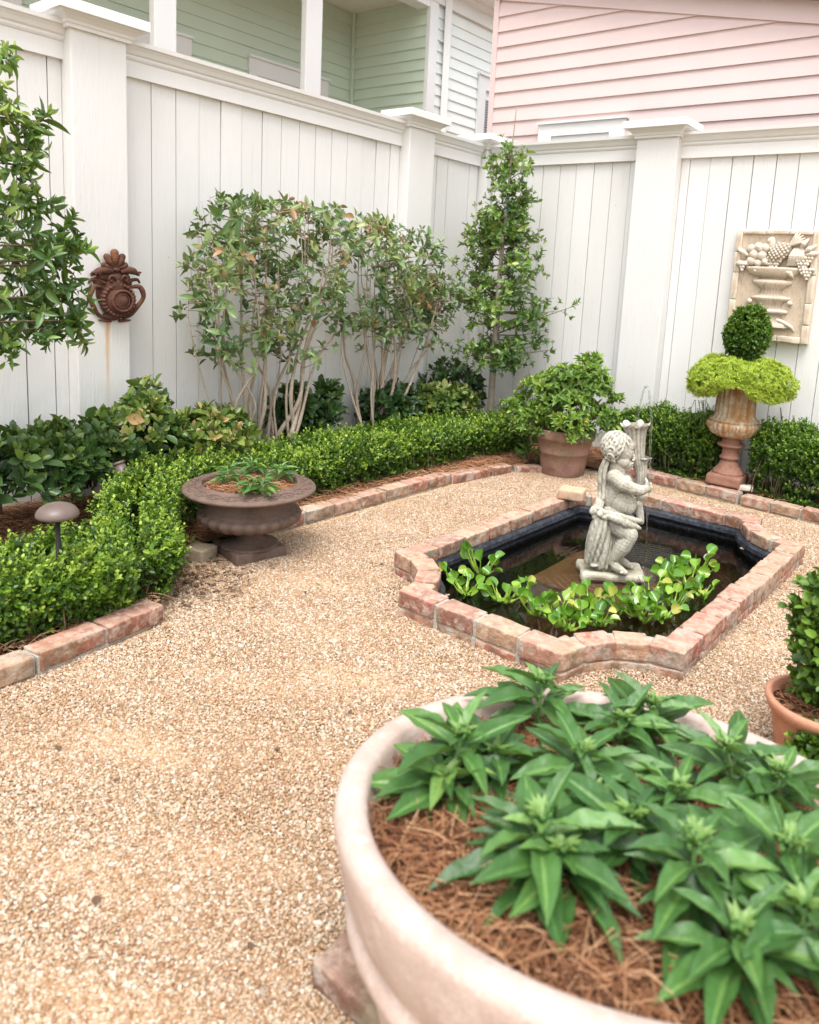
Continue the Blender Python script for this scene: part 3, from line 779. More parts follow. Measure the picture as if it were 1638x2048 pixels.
# submerged brick plinth under the statue
ST = np.array([-1.60, 3.40, 0.0])                     # the statue's place
RT = np.array([0.8, 0.6, 0.0])
M_PLINTH = m_rough('plinth_brick', [(0.28, 0.15, 0.115), (0.36, 0.21, 0.165), (0.24, 0.14, 0.105)], 14, 0.6, 0.3)
pl = thing('brick_plinth', (ST[0], ST[1], -.2), 'low red brick plinth just under the pond water', 'plinth')
mb = MB(); mb.rbox((ST[0] - .02, ST[1] - .0, -.19), (.60, .56, .28), .02, .008, .003, (9, 9, 6)); mb.build('plinth_block', M_PLINTH, pl)

# brick edging of the beds
def edging(name, label, rows):
    mb = MB(); e0 = np.array(rows[0][0] + (0,), float)
    root = thing(name, e0, label, 'edging')
    mm = MB()
    for A, B, top in rows:
        brick_course(mb, A, B, 0, top, .065, .2, .1)
        A_, B_ = np.array(A), np.array(B); u = nrm(B_ - A_); nn = np.array([-u[1], u[0]])
        q = [A_ + nn * .012, B_ + nn * .012, B_ + nn * .09, A_ + nn * .09]
        mm.add([(*p, top - .007) for p in q] + [(*p, -.03) for p in q], [[0, 1, 2, 3], [0, 4, 5, 1], [1, 5, 6, 2], [2, 6, 7, 3], [3, 7, 4, 0]])
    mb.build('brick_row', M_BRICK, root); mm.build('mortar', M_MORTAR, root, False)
edging('brick_edging', 'low brick edging along the left bed beside the gravel, behind the wide brown urn', [((-3.145, 2.30), (-3.145, 4.02), .078), ((-3.14, 4.03), (-3.05, 4.62), .062), ((-3.03, 4.63), (-2.75, 4.98), .05)])
edging('brick_edging', 'low brick edging of the right bed, running behind the pond under the tall fluted urn', [((-2.45, 5.20), (-1.55, 5.115), .08), ((-1.53, 5.113), (-0.35, 5.03), .075)])
edging('brick_edging', 'brick edging in the left foreground at the foot of the mushroom path light', [((-2.51, -.3), (-2.525, 1.05), .08), ((-2.525, 1.06), (-2.60, 1.56), .078)])
edging('brick_edging', 'short mossy slanting brick edging half hidden under the corner hedge', [((-2.82, 1.66), (-3.14, 2.02), .034)])
def stone(name, label, c, size, rz, mat, cat='brick', rx=0):
    mb = MB(); mb.rbox(c, size, rz, .007, .003, (8, 6, 4), rx=rx); o = mb.build(name, mat, None, True, loc=(c[0], c[1], c[2] - size[2] / 2)); return tag(o, label, cat)
M_BUFF = m_rough('buff_brick', [(0.42, 0.27, 0.18), (0.55, 0.38, 0.26), (0.47, 0.31, 0.21)], 18, .9, .35)
_b = at_z(1138, 1000, .112)
stone('loose_brick', 'buff loose brick lying on the far left corner of the pond coping', (_b[0] - .0, _b[1] + .035, .112 + .036), (.155, .115, .062), .30, M_BUFF)
M_MOSSY = m_rough('mossy_stone', [(0.13, 0.11, 0.07), (0.30, 0.24, 0.17), (0.16, 0.15, 0.08)], 14, .95, .6)
_b = at_z(388, 1122, 0); stone('edging_stone', 'rounded mossy stone beside the hedge corner, left of the wide urn', (_b[0], _b[1] + .03, .025), (.13, .11, .085), .3, M_MOSSY, 'stone')
# ------------------------------------------------------------------ foliage
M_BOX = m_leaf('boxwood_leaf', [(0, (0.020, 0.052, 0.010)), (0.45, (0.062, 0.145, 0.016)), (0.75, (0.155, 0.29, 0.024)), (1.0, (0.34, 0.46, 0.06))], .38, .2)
M_HAW = m_leaf('hawthorn_leaf', [(0, (0.020, 0.055, 0.018)), (0.45, (0.058, 0.125, 0.030)), (0.75, (0.17, 0.24, 0.045)), (0.93, (0.29, 0.30, 0.075)), (1.0, (0.42, 0.27, 0.12))], .3, .15)
M_CAM = m_leaf('olive_leaf', [(0, (0.035, 0.085, 0.030)), (0.5, (0.115, 0.205, 0.070)), (0.8, (0.25, 0.33, 0.115)), (0.95, (0.30, 0.34, 0.12)), (1.0, (0.36, 0.20, 0.10))], .32, .2)
M_HOLLY = m_leaf('holly_leaf', [(0, (0.022, 0.062, 0.020)), (0.5, (0.070, 0.155, 0.036)), (0.8, (0.20, 0.33, 0.065)), (1.0, (0.38, 0.48, 0.12))], .3, .2)
M_AZ = m_leaf('azalea_leaf', [(0, (0.048, 0.115, 0.026)), (0.5, (0.15, 0.27, 0.045)), (0.85, (0.31, 0.46, 0.07)), (0.97, (0.42, 0.52, 0.12)), (1.0, (0.60, 0.25, 0.07))], .4, .28)
M_SEDUM = m_leaf('sedum_leaf', [(0, (0.17, 0.26, 0.03)), (0.5, (0.44, 0.58, 0.055)), (1.0, (0.68, 0.76, 0.13))], .5, .3)
M_PENTA = m_leaf('pentas_leaf', [(0, (0.026, 0.085, 0.022)), (0.5, (0.060, 0.165, 0.040)), (0.9, (0.15, 0.31, 0.075)), (1.0, (0.26, 0.38, 0.10))], .42, .25, veins=.25, vein_scale=70)
M_HYA = m_leaf('hyacinth_leaf', [(0, (0.055, 0.17, 0.015)), (0.5, (0.12, 0.29, 0.022)), (0.85, (0.27, 0.44, 0.05)), (1.0, (0.48, 0.47, 0.10))], .18, .22, .6)
M_STRAP = m_leaf('strap_leaf', [(0, (0.020, 0.055, 0.018)), (1.0, (0.085, 0.17, 0.05))], .4, .15)
M_STEM = m_rough('pale_stem', [(0.27, 0.21, 0.15), (0.46, 0.38, 0.30), (0.35, 0.28, 0.21)], 40, .9, .5)
M_TWIG = m_rough('dark_twig', [(0.10, 0.07, 0.045), (0.17, 0.12, 0.08)], 40, .9, .3)
M_BARK = m_rough('grey_bark', [(0.20, 0.17, 0.13), (0.36, 0.31, 0.25), (0.27, 0.23, 0.18)], 30, .95, .7)

def rosettes(mb, P, D, k, L, W, tpl, tint, spread=(0.35, 1.15), lv=0.25, tv=0.15, off=0.0):
    """k leaves in a whorl at each tip P that points along D"""
    n = len(P); D = nrm(D); A = perp(D); B = np.cross(D, A)
    for j in range(k):
        az = 2 * np.pi * (j / k) * 1.0 + rng.uniform(-.35, .35, n) + j * .4
        sp = spread[0] + (spread[1] - spread[0]) * ((j + .5) / k) + rng.normal(0, .12, n)
        R_ = A * np.cos(az)[:, None] + B * np.sin(az)[:, None]
        d = D * np.cos(sp)[:, None] + R_ * np.sin(sp)[:, None]
        u = D * np.sin(sp)[:, None] - R_ * np.cos(sp)[:, None]
        l = L * np.exp(rng.normal(0, lv, n)) * (0.75 + .35 * j / k)
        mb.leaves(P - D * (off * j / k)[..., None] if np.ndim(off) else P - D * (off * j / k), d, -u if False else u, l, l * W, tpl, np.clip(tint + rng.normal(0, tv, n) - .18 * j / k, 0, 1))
def sprigs(mb, P, D, L, leafL, leafW, tpl, tint, nodes=5, tv=0.12, gain=0.3):
    """small-leaved shoots: opposite leaf pairs up a stem of length L"""
    n = len(P); D = nrm(D); A = perp(D); B = np.cross(D, A)
    for k in range(nodes):
        f = (k + .4) / nodes
        q = P + D * (L * f)[:, None]
        for s in (0, np.pi):
            az = s + (k % 2) * np.pi / 2 + rng.normal(0, .3, n)
            R_ = A * np.cos(az)[:, None] + B * np.sin(az)[:, None]
            sp = 1.05 - .5 * f + rng.normal(0, .2, n)
            d = D * np.cos(sp)[:, None] + R_ * np.sin(sp)[:, None]; u = D * np.sin(sp)[:, None] - R_ * np.cos(sp)[:, None]
            l = leafL * np.exp(rng.normal(0, .2, n))
            mb.leaves(q, d, u, l, l * leafW, tpl, np.clip(tint + gain * (f - .5) + rng.normal(0, tv, n), 0, 1))

def hedge(name, label, line, width, hfun, n, z0=.06, seed=0, close=False, fresh=.5):
    line = np.array(line, float); S = spline(line, 12); seg = np.r_[0, np.cumsum(np.linalg.norm(np.diff(S, axis=0), axis=1))]; Lt = seg[-1]
    root = thing(name, (S[:, 0].mean(), S[:, 1].mean(), z0), label, 'hedge')
    def sample(n, depth_s):
        s = rng.uniform(-.12, Lt + .12, n); ss = np.clip(s, 0, Lt)
        c = np.stack([np.interp(ss, seg, S[:, 0]), np.interp(ss, seg, S[:, 1])], 1)
        e = .03; c2 = np.stack([np.interp(np.clip(ss + e, 0, Lt), seg, S[:, 0]), np.interp(np.clip(ss + e, 0, Lt), seg, S[:, 1])], 1); c1 = np.stack([np.interp(np.clip(ss - e, 0, Lt), seg, S[:, 0]), np.interp(np.clip(ss - e, 0, Lt), seg, S[:, 1])], 1)
        u = nrm(c2 - c1); v = np.stack([-u[:, 1], u[:, 0]], 1)
        h = hfun(ss / Lt); w = width / 2
        # superellipse cross section: angle from one foot over the top to the other
        t = rng.uniform(-.08, 1.08, n) * np.pi; ct, st = np.cos(t), np.sin(t); ex = .5
        x = np.sign(ct) * np.abs(ct) ** ex * w; z = np.sign(st) * np.abs(st) ** ex
        end = np.maximum(0, np.maximum(-s, s - Lt)) / .12
        k = np.sqrt(np.clip(1 - end ** 2, 0, 1)); x = x * (.3 + .7 * k); 
        zz = z0 + .03 + (h - .03) * np.clip(z, -.05, 1) * (.75 + .25 * k)
        lump = 1 + .10 * vn(np.c_[c, zz], .16, seed) + .06 * vn(np.c_[c + v * x[:, None], zz], .07, seed + 5)
        under = 1 - .38 * np.clip(1 - (zz - z0) / (.6 * h), 0, 1)
        dep = np.abs(rng.normal(0, depth_s, n))
        x2 = x * lump * under; x2 = np.sign(x2) * np.maximum(0, np.abs(x2) - dep * np.abs(ct)); zz = zz * (1 + (lump - 1) * .8 * np.clip(st, 0, 1)) - dep * np.clip(st, 0, 1)
        ext = np.where(s < 0, s, np.where(s > Lt, s - Lt, 0))
        P = np.c_[c + v * x2[:, None] + u * ext[:, None], np.maximum(zz, z0 + .005)]
        N = nrm(np.c_[v * (ct * 1.0)[:, None] + u * (np.sign(ext) * end * .8)[:, None], np.clip(st, .0, 1) * 1.0])
        return P, N, dep, st
    mb = MB()
    P, N, dep, st = sample(n, .028)
    D = nrm(N + np.array([0, 0, .45]) + rng.normal(0, .38, N.shape))
    patch = vn(P, .12, seed + 11)
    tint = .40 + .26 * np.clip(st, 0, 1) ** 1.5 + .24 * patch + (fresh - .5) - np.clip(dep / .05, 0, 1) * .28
    L = rng.uniform(.03, .065, n)
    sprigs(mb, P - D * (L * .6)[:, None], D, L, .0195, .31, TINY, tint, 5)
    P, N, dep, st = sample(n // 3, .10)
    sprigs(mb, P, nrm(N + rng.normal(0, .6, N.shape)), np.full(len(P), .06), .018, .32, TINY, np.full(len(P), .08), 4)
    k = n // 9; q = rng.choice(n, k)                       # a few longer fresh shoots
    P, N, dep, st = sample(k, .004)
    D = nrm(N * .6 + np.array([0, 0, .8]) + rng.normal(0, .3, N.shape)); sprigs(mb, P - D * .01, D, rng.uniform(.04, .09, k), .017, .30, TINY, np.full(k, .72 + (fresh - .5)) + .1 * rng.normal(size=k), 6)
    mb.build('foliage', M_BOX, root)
    mb = MB(); P, N, dep, st = sample(max(40, n // 60), .06)
    for p in P:
        f = np.array([p[0] + rng.normal(0, .04), p[1] + rng.normal(0, .04), z0 - .02]); mid = (p + f) / 2 + rng.normal(0, .015, 3); mb.tube([f, mid, p], [.004, .003, .0015], 4)
    mb.build('stems', M_TWIG, root)
    return root
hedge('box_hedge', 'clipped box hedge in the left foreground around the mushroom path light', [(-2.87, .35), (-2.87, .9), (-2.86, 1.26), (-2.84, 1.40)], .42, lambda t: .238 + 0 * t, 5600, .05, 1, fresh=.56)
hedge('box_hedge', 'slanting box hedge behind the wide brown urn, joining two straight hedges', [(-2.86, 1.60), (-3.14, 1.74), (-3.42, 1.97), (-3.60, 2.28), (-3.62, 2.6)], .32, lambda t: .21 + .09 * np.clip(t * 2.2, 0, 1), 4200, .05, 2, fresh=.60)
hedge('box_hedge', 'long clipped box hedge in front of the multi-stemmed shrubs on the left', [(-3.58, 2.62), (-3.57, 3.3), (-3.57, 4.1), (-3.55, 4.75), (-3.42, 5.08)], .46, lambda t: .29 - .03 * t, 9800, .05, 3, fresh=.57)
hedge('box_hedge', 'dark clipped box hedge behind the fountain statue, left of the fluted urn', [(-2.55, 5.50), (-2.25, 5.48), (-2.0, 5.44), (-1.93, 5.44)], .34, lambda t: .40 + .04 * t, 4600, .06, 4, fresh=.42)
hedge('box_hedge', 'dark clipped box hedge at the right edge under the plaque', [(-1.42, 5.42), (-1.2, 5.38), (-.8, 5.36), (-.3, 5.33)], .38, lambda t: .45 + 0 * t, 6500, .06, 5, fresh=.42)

def shrub(name, label, blobs, n, mat, leafL, leafW, tpl, k, tint, cat='shrub', stems=14, base=None, tipf=None, upw=.5, spread=(0.35, 1.2), group=None, inner=.35, lump=.22, sd=0, part='foliage'):
    """leaf whorls over lobed ellipsoids, with stems from the base to the whorls"""
    blobs = [(np.array(c, float), np.broadcast_to(np.array(r, float), (3,))) for c, r in blobs]
    zmin = min(c[2] - r[2] for c, r in blobs)
    bc = np.array(base if base is not None else (blobs[0][0][0], blobs[0][0][1], max(0.03, zmin)), float)
    root = thing(name, bc, label, cat, group)
    w = np.array([r[0] * r[1] + r[0] * r[2] + r[1] * r[2] for c, r in blobs]); w = w / w.sum()
    mb = MB(); tips = []
    for (c, r), f in zip(blobs, w):
        m = int(n * f); d = rand_dirs(m); d[:, 2] = np.where(d[:, 2] < -.45, -d[:, 2] * .6, d[:, 2]); d = nrm(d)
        rad = 1 + lump * vn(c + d * r, .13, sd + 3) - np.abs(rng.normal(0, inner, m)) * (rng.random(m) < .5)
        P = c + d * r * rad[:, None]; keep = P[:, 2] > .05; P, d, rad = P[keep], d[keep], rad[keep]
        for c2, r2 in blobs:
            if c2 is not c:
                ins = (((P - c2) / (r2 * .78)) ** 2).sum(1) < 1; P, d, rad = P[~ins], d[~ins], rad[~ins]
        D = nrm(d * np.array([1, 1, .7]) + np.array([0, 0, upw]) + rng.normal(0, .28, P.shape))
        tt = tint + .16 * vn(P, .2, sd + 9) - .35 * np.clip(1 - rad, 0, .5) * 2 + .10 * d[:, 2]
        if tipf is not None: tt = tt + tipf(P)
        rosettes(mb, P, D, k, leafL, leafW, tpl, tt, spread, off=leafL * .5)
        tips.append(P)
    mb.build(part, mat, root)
    tips = np.concatenate(tips); mb = MB()
    for p in tips[rng.choice(len(tips), min(stems, len(tips)), replace=False)]:
        b = bc + np.array([rng.normal(0, .02), rng.normal(0, .02), 0]); m1 = b + (p - b) * .5 + np.array([0, 0, .06]) + rng.normal(0, .015, 3)
        mb.tube(spline([b, m1, p], 4), np.linspace(.006, .0016, 9), 5)
    mb.build('stems', M_TWIG, root)
    return root
xs_ = -3.86
# the low glossy shrubs along the left fence
shrub('hawthorn_shrub', 'dark green low shrub by the fence at the left edge, below the leafy tree', [((-3.85, 1.45, .37), (.29, .36, .19))], 250, M_HAW, .07, .24, MID_OB, 7, .36, sd=1)
shrub('hawthorn_shrub', 'low glossy shrub against the capped post, behind the tube spotlight', [((-3.86, 1.88, .39), (.28, .28, .17)), ((-3.76, 1.70, .37), (.20, .20, .13))], 300, M_HAW, .066, .24, MID_OB, 7, .42, sd=2)
shrub('hawthorn_shrub', 'low shrub with coppery new leaves under the rust stain on the post', [((-3.88, 2.16, .40), (.26, .26, .22)), ((-3.92, 2.24, .56), (.13, .12, .16))], 270, M_HAW, .062, .24, MID_OB, 7, .62, sd=3)
shrub('hawthorn_shrub', 'yellow-green low shrub just left of the multi-stemmed shrubs', [((-3.88, 2.58, .36), (.27, .30, .19))], 270, M_HAW, .062, .24, MID_OB, 7, .74, sd=4)
shrub('hawthorn_shrub', 'dark low shrub between the two multi-stemmed shrubs', [((-4.02, 3.48, .36), (.18, .27, .26))], 190, M_HAW, .066, .24, MID_OB, 7, .2, sd=5)
shrub('hawthorn_shrub', 'dark low shrub at the foot of the right multi-stemmed shrub', [((-3.98, 4.28, .36), (.2, .26, .22))], 190, M_HAW, .07, .25, MID_OB, 7, .2, sd=6)
shrub('hawthorn_shrub', 'bright yellow-green mounded shrub left of the slim corner tree', [((-3.90, 4.74, .35), (.24, .34, .19))], 300, M_HAW, .06, .24, MID_OB, 7, .72, sd=7)
shrub('hawthorn_shrub', 'very dark shrub behind the slim corner tree trunk', [((-4.05, 5.12, .42), (.17, .36, .24))], 200, M_HAW, .06, .24, MID_OB, 7, .12, sd=8)

def branchy(mb, root, tips, r0, seedstems, wob=.03, n=6, kink=.05):
    """stems from points near the root out to the tips"""
    ends = []
    for p in tips:
        b = seedstems[rng.integers(len(seedstems))]
        v = p - b; m1 = b + v * .35 + np.array([-v[0] * .12, -v[1] * .18, v[2] * .08]) + rng.normal(0, kink, 3) * np.array([.6, 1, .3]); m2 = b + v * .7 + rng.normal(0, wob, 3)
        C = spline([b, m1, m2, p], 6); r = r0 * (.75 + .5 * rng.random()); mb.tube(C, np.linspace(r, r * .25, len(C)), n); ends.append(C)
    return ends
def olive(label, bases, tipsbox, nt, nleaf, sd, ztop, group):
    """upright many-stemmed shrub, clipped flat against the fence, thin in leaf"""
    x0, x1, y0, y1, zlo, zhi = tipsbox
    root = thing('tea_olive_shrub', np.mean(np.array(bases), 0) * [1, 1, 0] + [0, 0, .05], label, 'shrub', group)
    mb = MB(); bs = np.array(bases, float); curves = []
    yc = (y0 + y1) / 2
    for i in range(nt):
        ty = y0 + (y1 - y0) * (i + rng.random()) / nt; e = abs(ty - yc) / ((y1 - y0) / 2)
        tz = ztop(ty) - abs(rng.normal(0, .04)) - (.5 * rng.random() if e > .85 else 0)
        tx = rng.uniform(x0, x1)
        b = bs[np.argmin(np.abs(bs[:, 1] - (yc + (ty - yc) * .62)) + rng.uniform(0, .12, len(bs)))] + rng.normal(0, .014, 3) * [1, 1, 0]
        v = np.array([tx, ty, tz]) - b
        C = spline([b, b + v * [.2, .06, .14] + rng.normal(0, .022, 3), b + v * [.35, .30, .30] + rng.normal(0, .034, 3), b + v * [.55, .62, .5] + rng.normal(0, .038, 3), b + v * [.8, .88, .75] + rng.normal(0, .03, 3), b + v], 6)
        r = rng.uniform(.009, .021); mb.tube(C, np.linspace(r, .002, len(C)) + .0012 * np.sin(np.arange(len(C)) * 1.7), 6); curves.append(C)
    # leafy crown: shoots fill the envelope between the bare stems' tops and the clipped upper line
    AC = np.concatenate([C[len(C) // 3:] for C in curves]); mt, P, D = mb, [], []
    hw = (y1 - y0) / 2
    while len(P) < nleaf:
        u = rng.uniform(-1, 1); y = yc + u * hw; zt = ztop(y); zb = zlo + .30 * abs(u) ** 2.2 * (1 if u > 0 else .6) + .1 * math.sin(y * 11)
        z = zt - (zt - zb) * rng.random() ** 1.25; x = rng.uniform(x0 - .02, x1 + .1)
        p = np.array([max(x, XL + .04), y, z])
        if vn(p[None], .16, sd)[0] < -.42: continue
        d2 = ((AC - p) ** 2).sum(1) + np.where(AC[:, 2] > p[2] - .01, .05, 0); q = AC[np.argmin(d2)]; v = p - q; L = np.linalg.norm(v)
        if L > .32: p = q + v * (.32 / L)
        m = (p + q) / 2 + rng.normal(0, .012, 3); mt.tube([q, m, p], [.0030, .0022, .0012], 4)
        P.append(p); D.append(nrm(nrm(v) * .5 + [.15, 0, .5] + rng.normal(0, .4, 3)))
        if rng.random() < .5: e = p + nrm(rng.normal(0, .5, 3) + [0, 0, .7]) * rng.uniform(.03, .09); mt.tube([p, e], [.0014, .0008], 3)
    mt.build('stems', M_STEM, root)
    P, D = np.array(P), np.array(D)
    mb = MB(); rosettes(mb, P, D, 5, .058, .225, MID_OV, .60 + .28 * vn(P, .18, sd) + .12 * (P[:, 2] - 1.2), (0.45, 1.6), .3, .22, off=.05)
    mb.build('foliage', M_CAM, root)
    mb = MB(); q = P[P[:, 2] < zlo + .35]; q = q[rng.choice(len(q), min(6, len(q)), replace=False)]
    mb.leaves(q, rand_dirs(len(q)) + [0, 0, -.8], rand_dirs(len(q)), .055, .016, MID_OV, .5); mb.build('dead_leaves', m_rough('dead_leaf', [(.22, .12, .05), (.35, .2, .09)], 30), root)
    return root
KX = 1.0
olive('left multi-stemmed shrub with bare pale stems, right of the rusty wall ornament', [(-3.92, 2.80, .05), (-3.95, 2.90, .05), (-3.90, 3.00, .05), (-3.95, 3.10, .05), (-3.88, 3.16, .05)],
      (-4.12, -3.72, 2.52, 3.58, .84, 1.8), 19, 480, 21, lambda y: 1.80 - .35 * max(0, (2.72 - y)) / .3 - .25 * max(0, y - 3.45) / .3, None)
olive('right multi-stemmed shrub with bare pale stems, beside the middle capped post', [(-3.95, 3.72, .05), (-3.92, 3.82, .05), (-3.95, 3.92, .05), (-3.9, 4.02, .05), (-3.95, 4.12, .05)],
      (-4.12, -3.72, 3.70, 4.70, .88, 1.8), 18, 430, 22, lambda y: 1.79 - .10 * max(0, y - 3.9) - .55 * max(0, (y - 4.35)) / .4, None)

# slim tree in the fence corner
def corner_tree():
    B = np.array([-3.68, 5.17, .05])
    root = thing('holly_tree', B, 'slim young pyramid tree standing in the corner where the fences meet', 'tree')
    tr = np.array([B, at_x(985, 760, -3.68), at_x(992, 650, -3.68), at_x(1002, 520, -3.69), at_x(1015, 400, -3.70), at_x(1024, 300, -3.70), at_x(1033, 215, -3.70)])
    C = spline(tr, 8); H = C[-1, 2]
    mb = MB(); rr = np.interp(C[:, 2], [0, .5, 1.0, 1.9, 2.35, H], [.031, .029, .024, .016, .007, .003]); mb.tube(C, rr, 10, fn=lambda th, f: 1 + .05 * np.sin(3 * th + 9 * f))
    mb.build('trunk', M_BARK, root)
    ml, mtw, P, D, T = MB(), MB(), [], [], []
    for i in range(118):
        z = .74 + (2.5 - .74) * rng.random() ** 1.35
        c = np.array([np.interp(z, C[:, 2], C[:, 0]), np.interp(z, C[:, 2], C[:, 1]), z])
        R = np.interp(z, [.7, .85, 1.0, 1.35, 1.7, 1.95, 2.2, 2.5], [.36, .58, .56, .50, .34, .24, .19, .12]) * rng.uniform(.35, 1.12) * (1 + .28 * math.sin(z * 7.3 + 1) * math.sin(i * 2.4))
        a = rng.uniform(0, 2 * np.pi); d = np.array([math.cos(a), math.sin(a), 0]); 
        if c[0] + d[0] * R < XL + .06: R *= .55
        e = c + d * R + [0, 0, R * rng.uniform(.05, .6) - (.12 if z < .95 else 0)]
        m = (c + e) / 2 + [0, 0, -.02] + rng.normal(0, .02, 3); Q = spline([c, m, e], 5); mtw.tube(Q, np.linspace(.006, .0016, len(Q)), 4)
        for k in range(8 if z < 2.0 else 5):
            f = rng.uniform(.25, 1.0); p = Q[int(f * (len(Q) - 1))]; dd = nrm(rng.normal(0, .8, 3) + d * .8 + [0, 0, .35]); L = rng.uniform(.03, .13); q = p + dd * L
            mtw.tube([p, q], [.0018, .001], 3)
            for g_ in (.45, 1.0): P.append(p + dd * L * g_); D.append(dd)
    mtw.build('branches', M_TWIG, root)
    P, D = np.array(P), np.array(D)
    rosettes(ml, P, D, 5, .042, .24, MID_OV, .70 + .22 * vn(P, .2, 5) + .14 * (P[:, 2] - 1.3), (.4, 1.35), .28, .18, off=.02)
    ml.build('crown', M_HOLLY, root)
    M_TAPE = m_rough('green_tape', [(.02, .16, .13), (.03, .22, .18)], 20, .4)
    for px, py, dx in ((985, 741, 0), (1012, 396, 0), (1009, 415, 0)):
        p = at_x(px, py, -3.69); c = np.array([np.interp(p[2], C[:, 2], C[:, 0]), np.interp(p[2], C[:, 2], C[:, 1]), p[2]]); r = np.interp(p[2], C[:, 2], rr) + .003
        mb = MB(); mb.lathe([(r, -.008), (r + .002, 0), (r, .008)], 12, c); mb.tube([c + [r, -.01, 0], c + [r + .02, -.03, -.012]], .003, 4); mb.build('tie', M_TAPE, root)
corner_tree()

# leafy tree that leans into the frame on the left
def left_tree():
    B = np.array([-3.45, .55, .05])
    root = thing('leafy_tree', B, 'bushy glossy-leaved tree leaning in at the left edge before the fence', 'tree')
    mb = MB(); C = spline([B, B + [-.03, .05, .6], B + [.0, .10, 1.1], B + [-.05, .12, 1.7], B + [-.1, .16, 2.35]], 8); mb.tube(C, np.linspace(.03, .008, len(C)), 10); mb.build('trunk', M_BARK, root)
    spots = [(0, 200, .10), (40, 240, .11), (30, 330, .14), (60, 300, .10), (20, 430, .16), (75, 400, .10), (30, 520, .18), (80, 520, .14), (120, 530, .12), (20, 600, .18), (90, 610, .16), (140, 590, .10), (130, 490, .08), (60, 660, .14), (110, 655, .11), (10, 690, .10), (150, 640, .06), (-60, 300, .25), (-80, 450, .3), (-60, 600, .28), (5, 110, .05), (-40, 180, .14)]
    X = -3.55; mt, ml, P, D = MB(), MB(), [], []
    for px, py, r in spots:
        c = at_x(px, py, X + rng.normal(0, .06)); k = int(16 * (r / .15) ** 1.35) + 4
        o = C[np.argmin(np.abs(C[:, 2] - (c[2] - .12)))]
        Q = spline([o, (o + c) / 2 + [0, 0, .03], c], 6); mt.tube(Q, np.linspace(.010, .003, len(Q)), 5)
        q = c + rand_dirs(k) * r * 1.12 * np.array([.9, 1.05, .8]) * (rng.random((k, 1)) ** .55); P.append(q); D.append(nrm(nrm(q - c) * [1, 1, .5] + [0, .25, .15] + rng.normal(0, .35, q.shape)))
        for e in q[::5]: mt.tube([c, (c + e) / 2 + rng.normal(0, .01, 3), e], [.003, .002, .0012], 4)
    for px, py in ((150, 430), (160, 470), (95, 225), (172, 690)):
        e = at_x(px, py, X); o = at_x(px - 45, py + 60 if py < 600 else py - 60, X); L = spline([o, (o + e) / 2 + [0, 0, .01], e], 5); mt.tube(L, np.linspace(.003, .001, len(L)), 4); P.append(L[3:]); D.append(np.repeat([nrm(e - o)], len(L) - 3, 0))
    P, D = np.concatenate(P), np.concatenate(D)
    mt.build('branches', M_TWIG, root)
    rosettes(ml, P, D, 5, .060, .19, MID_OV, .66 + .22 * vn(P, .2, 31) + .16 * (P[:, 2] - 1.3), (.4, 1.5), .25, .2, off=.04)
    ml.build('crown', M_HOLLY, root)
left_tree()

# strap-leaved clump in the corner
def strap_clump():
    c = at_x(1015, 830, -3.55); c[2] = .05; c[0] += .0
    c = np.array([-3.35, 5.42, .05])
    root = thing('strap_leaf_clump', c, 'dark strap-leaved clump behind the corner tree trunk, left of the azalea', 'plant')
    mb = MB()
    for i in range(70):
        a = rng.uniform(0, 6.28); L = rng.uniform(.35, .62); d = np.array([math.cos(a), math.sin(a), 0]); l = rng.uniform(.12, .6)
        b = c + d * rng.uniform(0, .06); s = np.cross(d, [0, 0, 1.0]) * .006
        Q = spline([b, b + d * L * l * .35 + [0, 0, L * .6], b + d * L * l + [0, 0, L * (.95 - .5 * l)]], 5); w = np.linspace(1, .15, len(Q))[:, None]
        mb.add(np.stack([Q - s * w, Q + s * w], 1).reshape(-1, 3), np.array([(2 * k, 2 * k + 1, 2 * k + 3, 2 * k + 2) for k in range(len(Q) - 1)]), rng.random())
    mb.build('leaves', M_STRAP, root)
strap_clump()
# ------------------------------------------------------------------ sculpted pieces: overlapping balls fused into one skin
def fuse(mb, name, mat, parent, voxel=.004, smooth=4, disp=None, loc=None):
    o = mb.build(name, mat, None, True)
    m = o.modifiers.new('r', 'REMESH'); m.mode = 'VOXEL'; m.voxel_size = voxel; m.use_smooth_shade = True
    if smooth: s = o.modifiers.new('s', 'SMOOTH'); s.iterations = smooth; s.factor = .5
    bpy.context.view_layer.update()
    me = bpy.data.meshes.new_from_object(o.evaluated_get(bpy.context.evaluated_depsgraph_get()))
    old = o.data; o.modifiers.clear(); o.data = me; me.name = name; bpy.data.meshes.remove(old)
    me.materials.clear(); me.materials.append(mat)
    if disp is not None:
        n = len(me.vertices); co = np.empty(n * 3, np.float32); me.vertices.foreach_get('co', co); no = np.empty(n * 3, np.float32); me.vertices.foreach_get('normal', no)
        co = co.reshape(-1, 3); co += no.reshape(-1, 3) * disp(co.astype(float))[:, None].astype(np.float32); me.vertices.foreach_set('co', co.ravel()); me.update()
    me.polygons.foreach_set('use_smooth', np.ones(len(me.polygons), bool))
    if parent is not None: o.parent = parent; o.matrix_parent_inverse = Matrix.Translation(-parent.location)
    return o

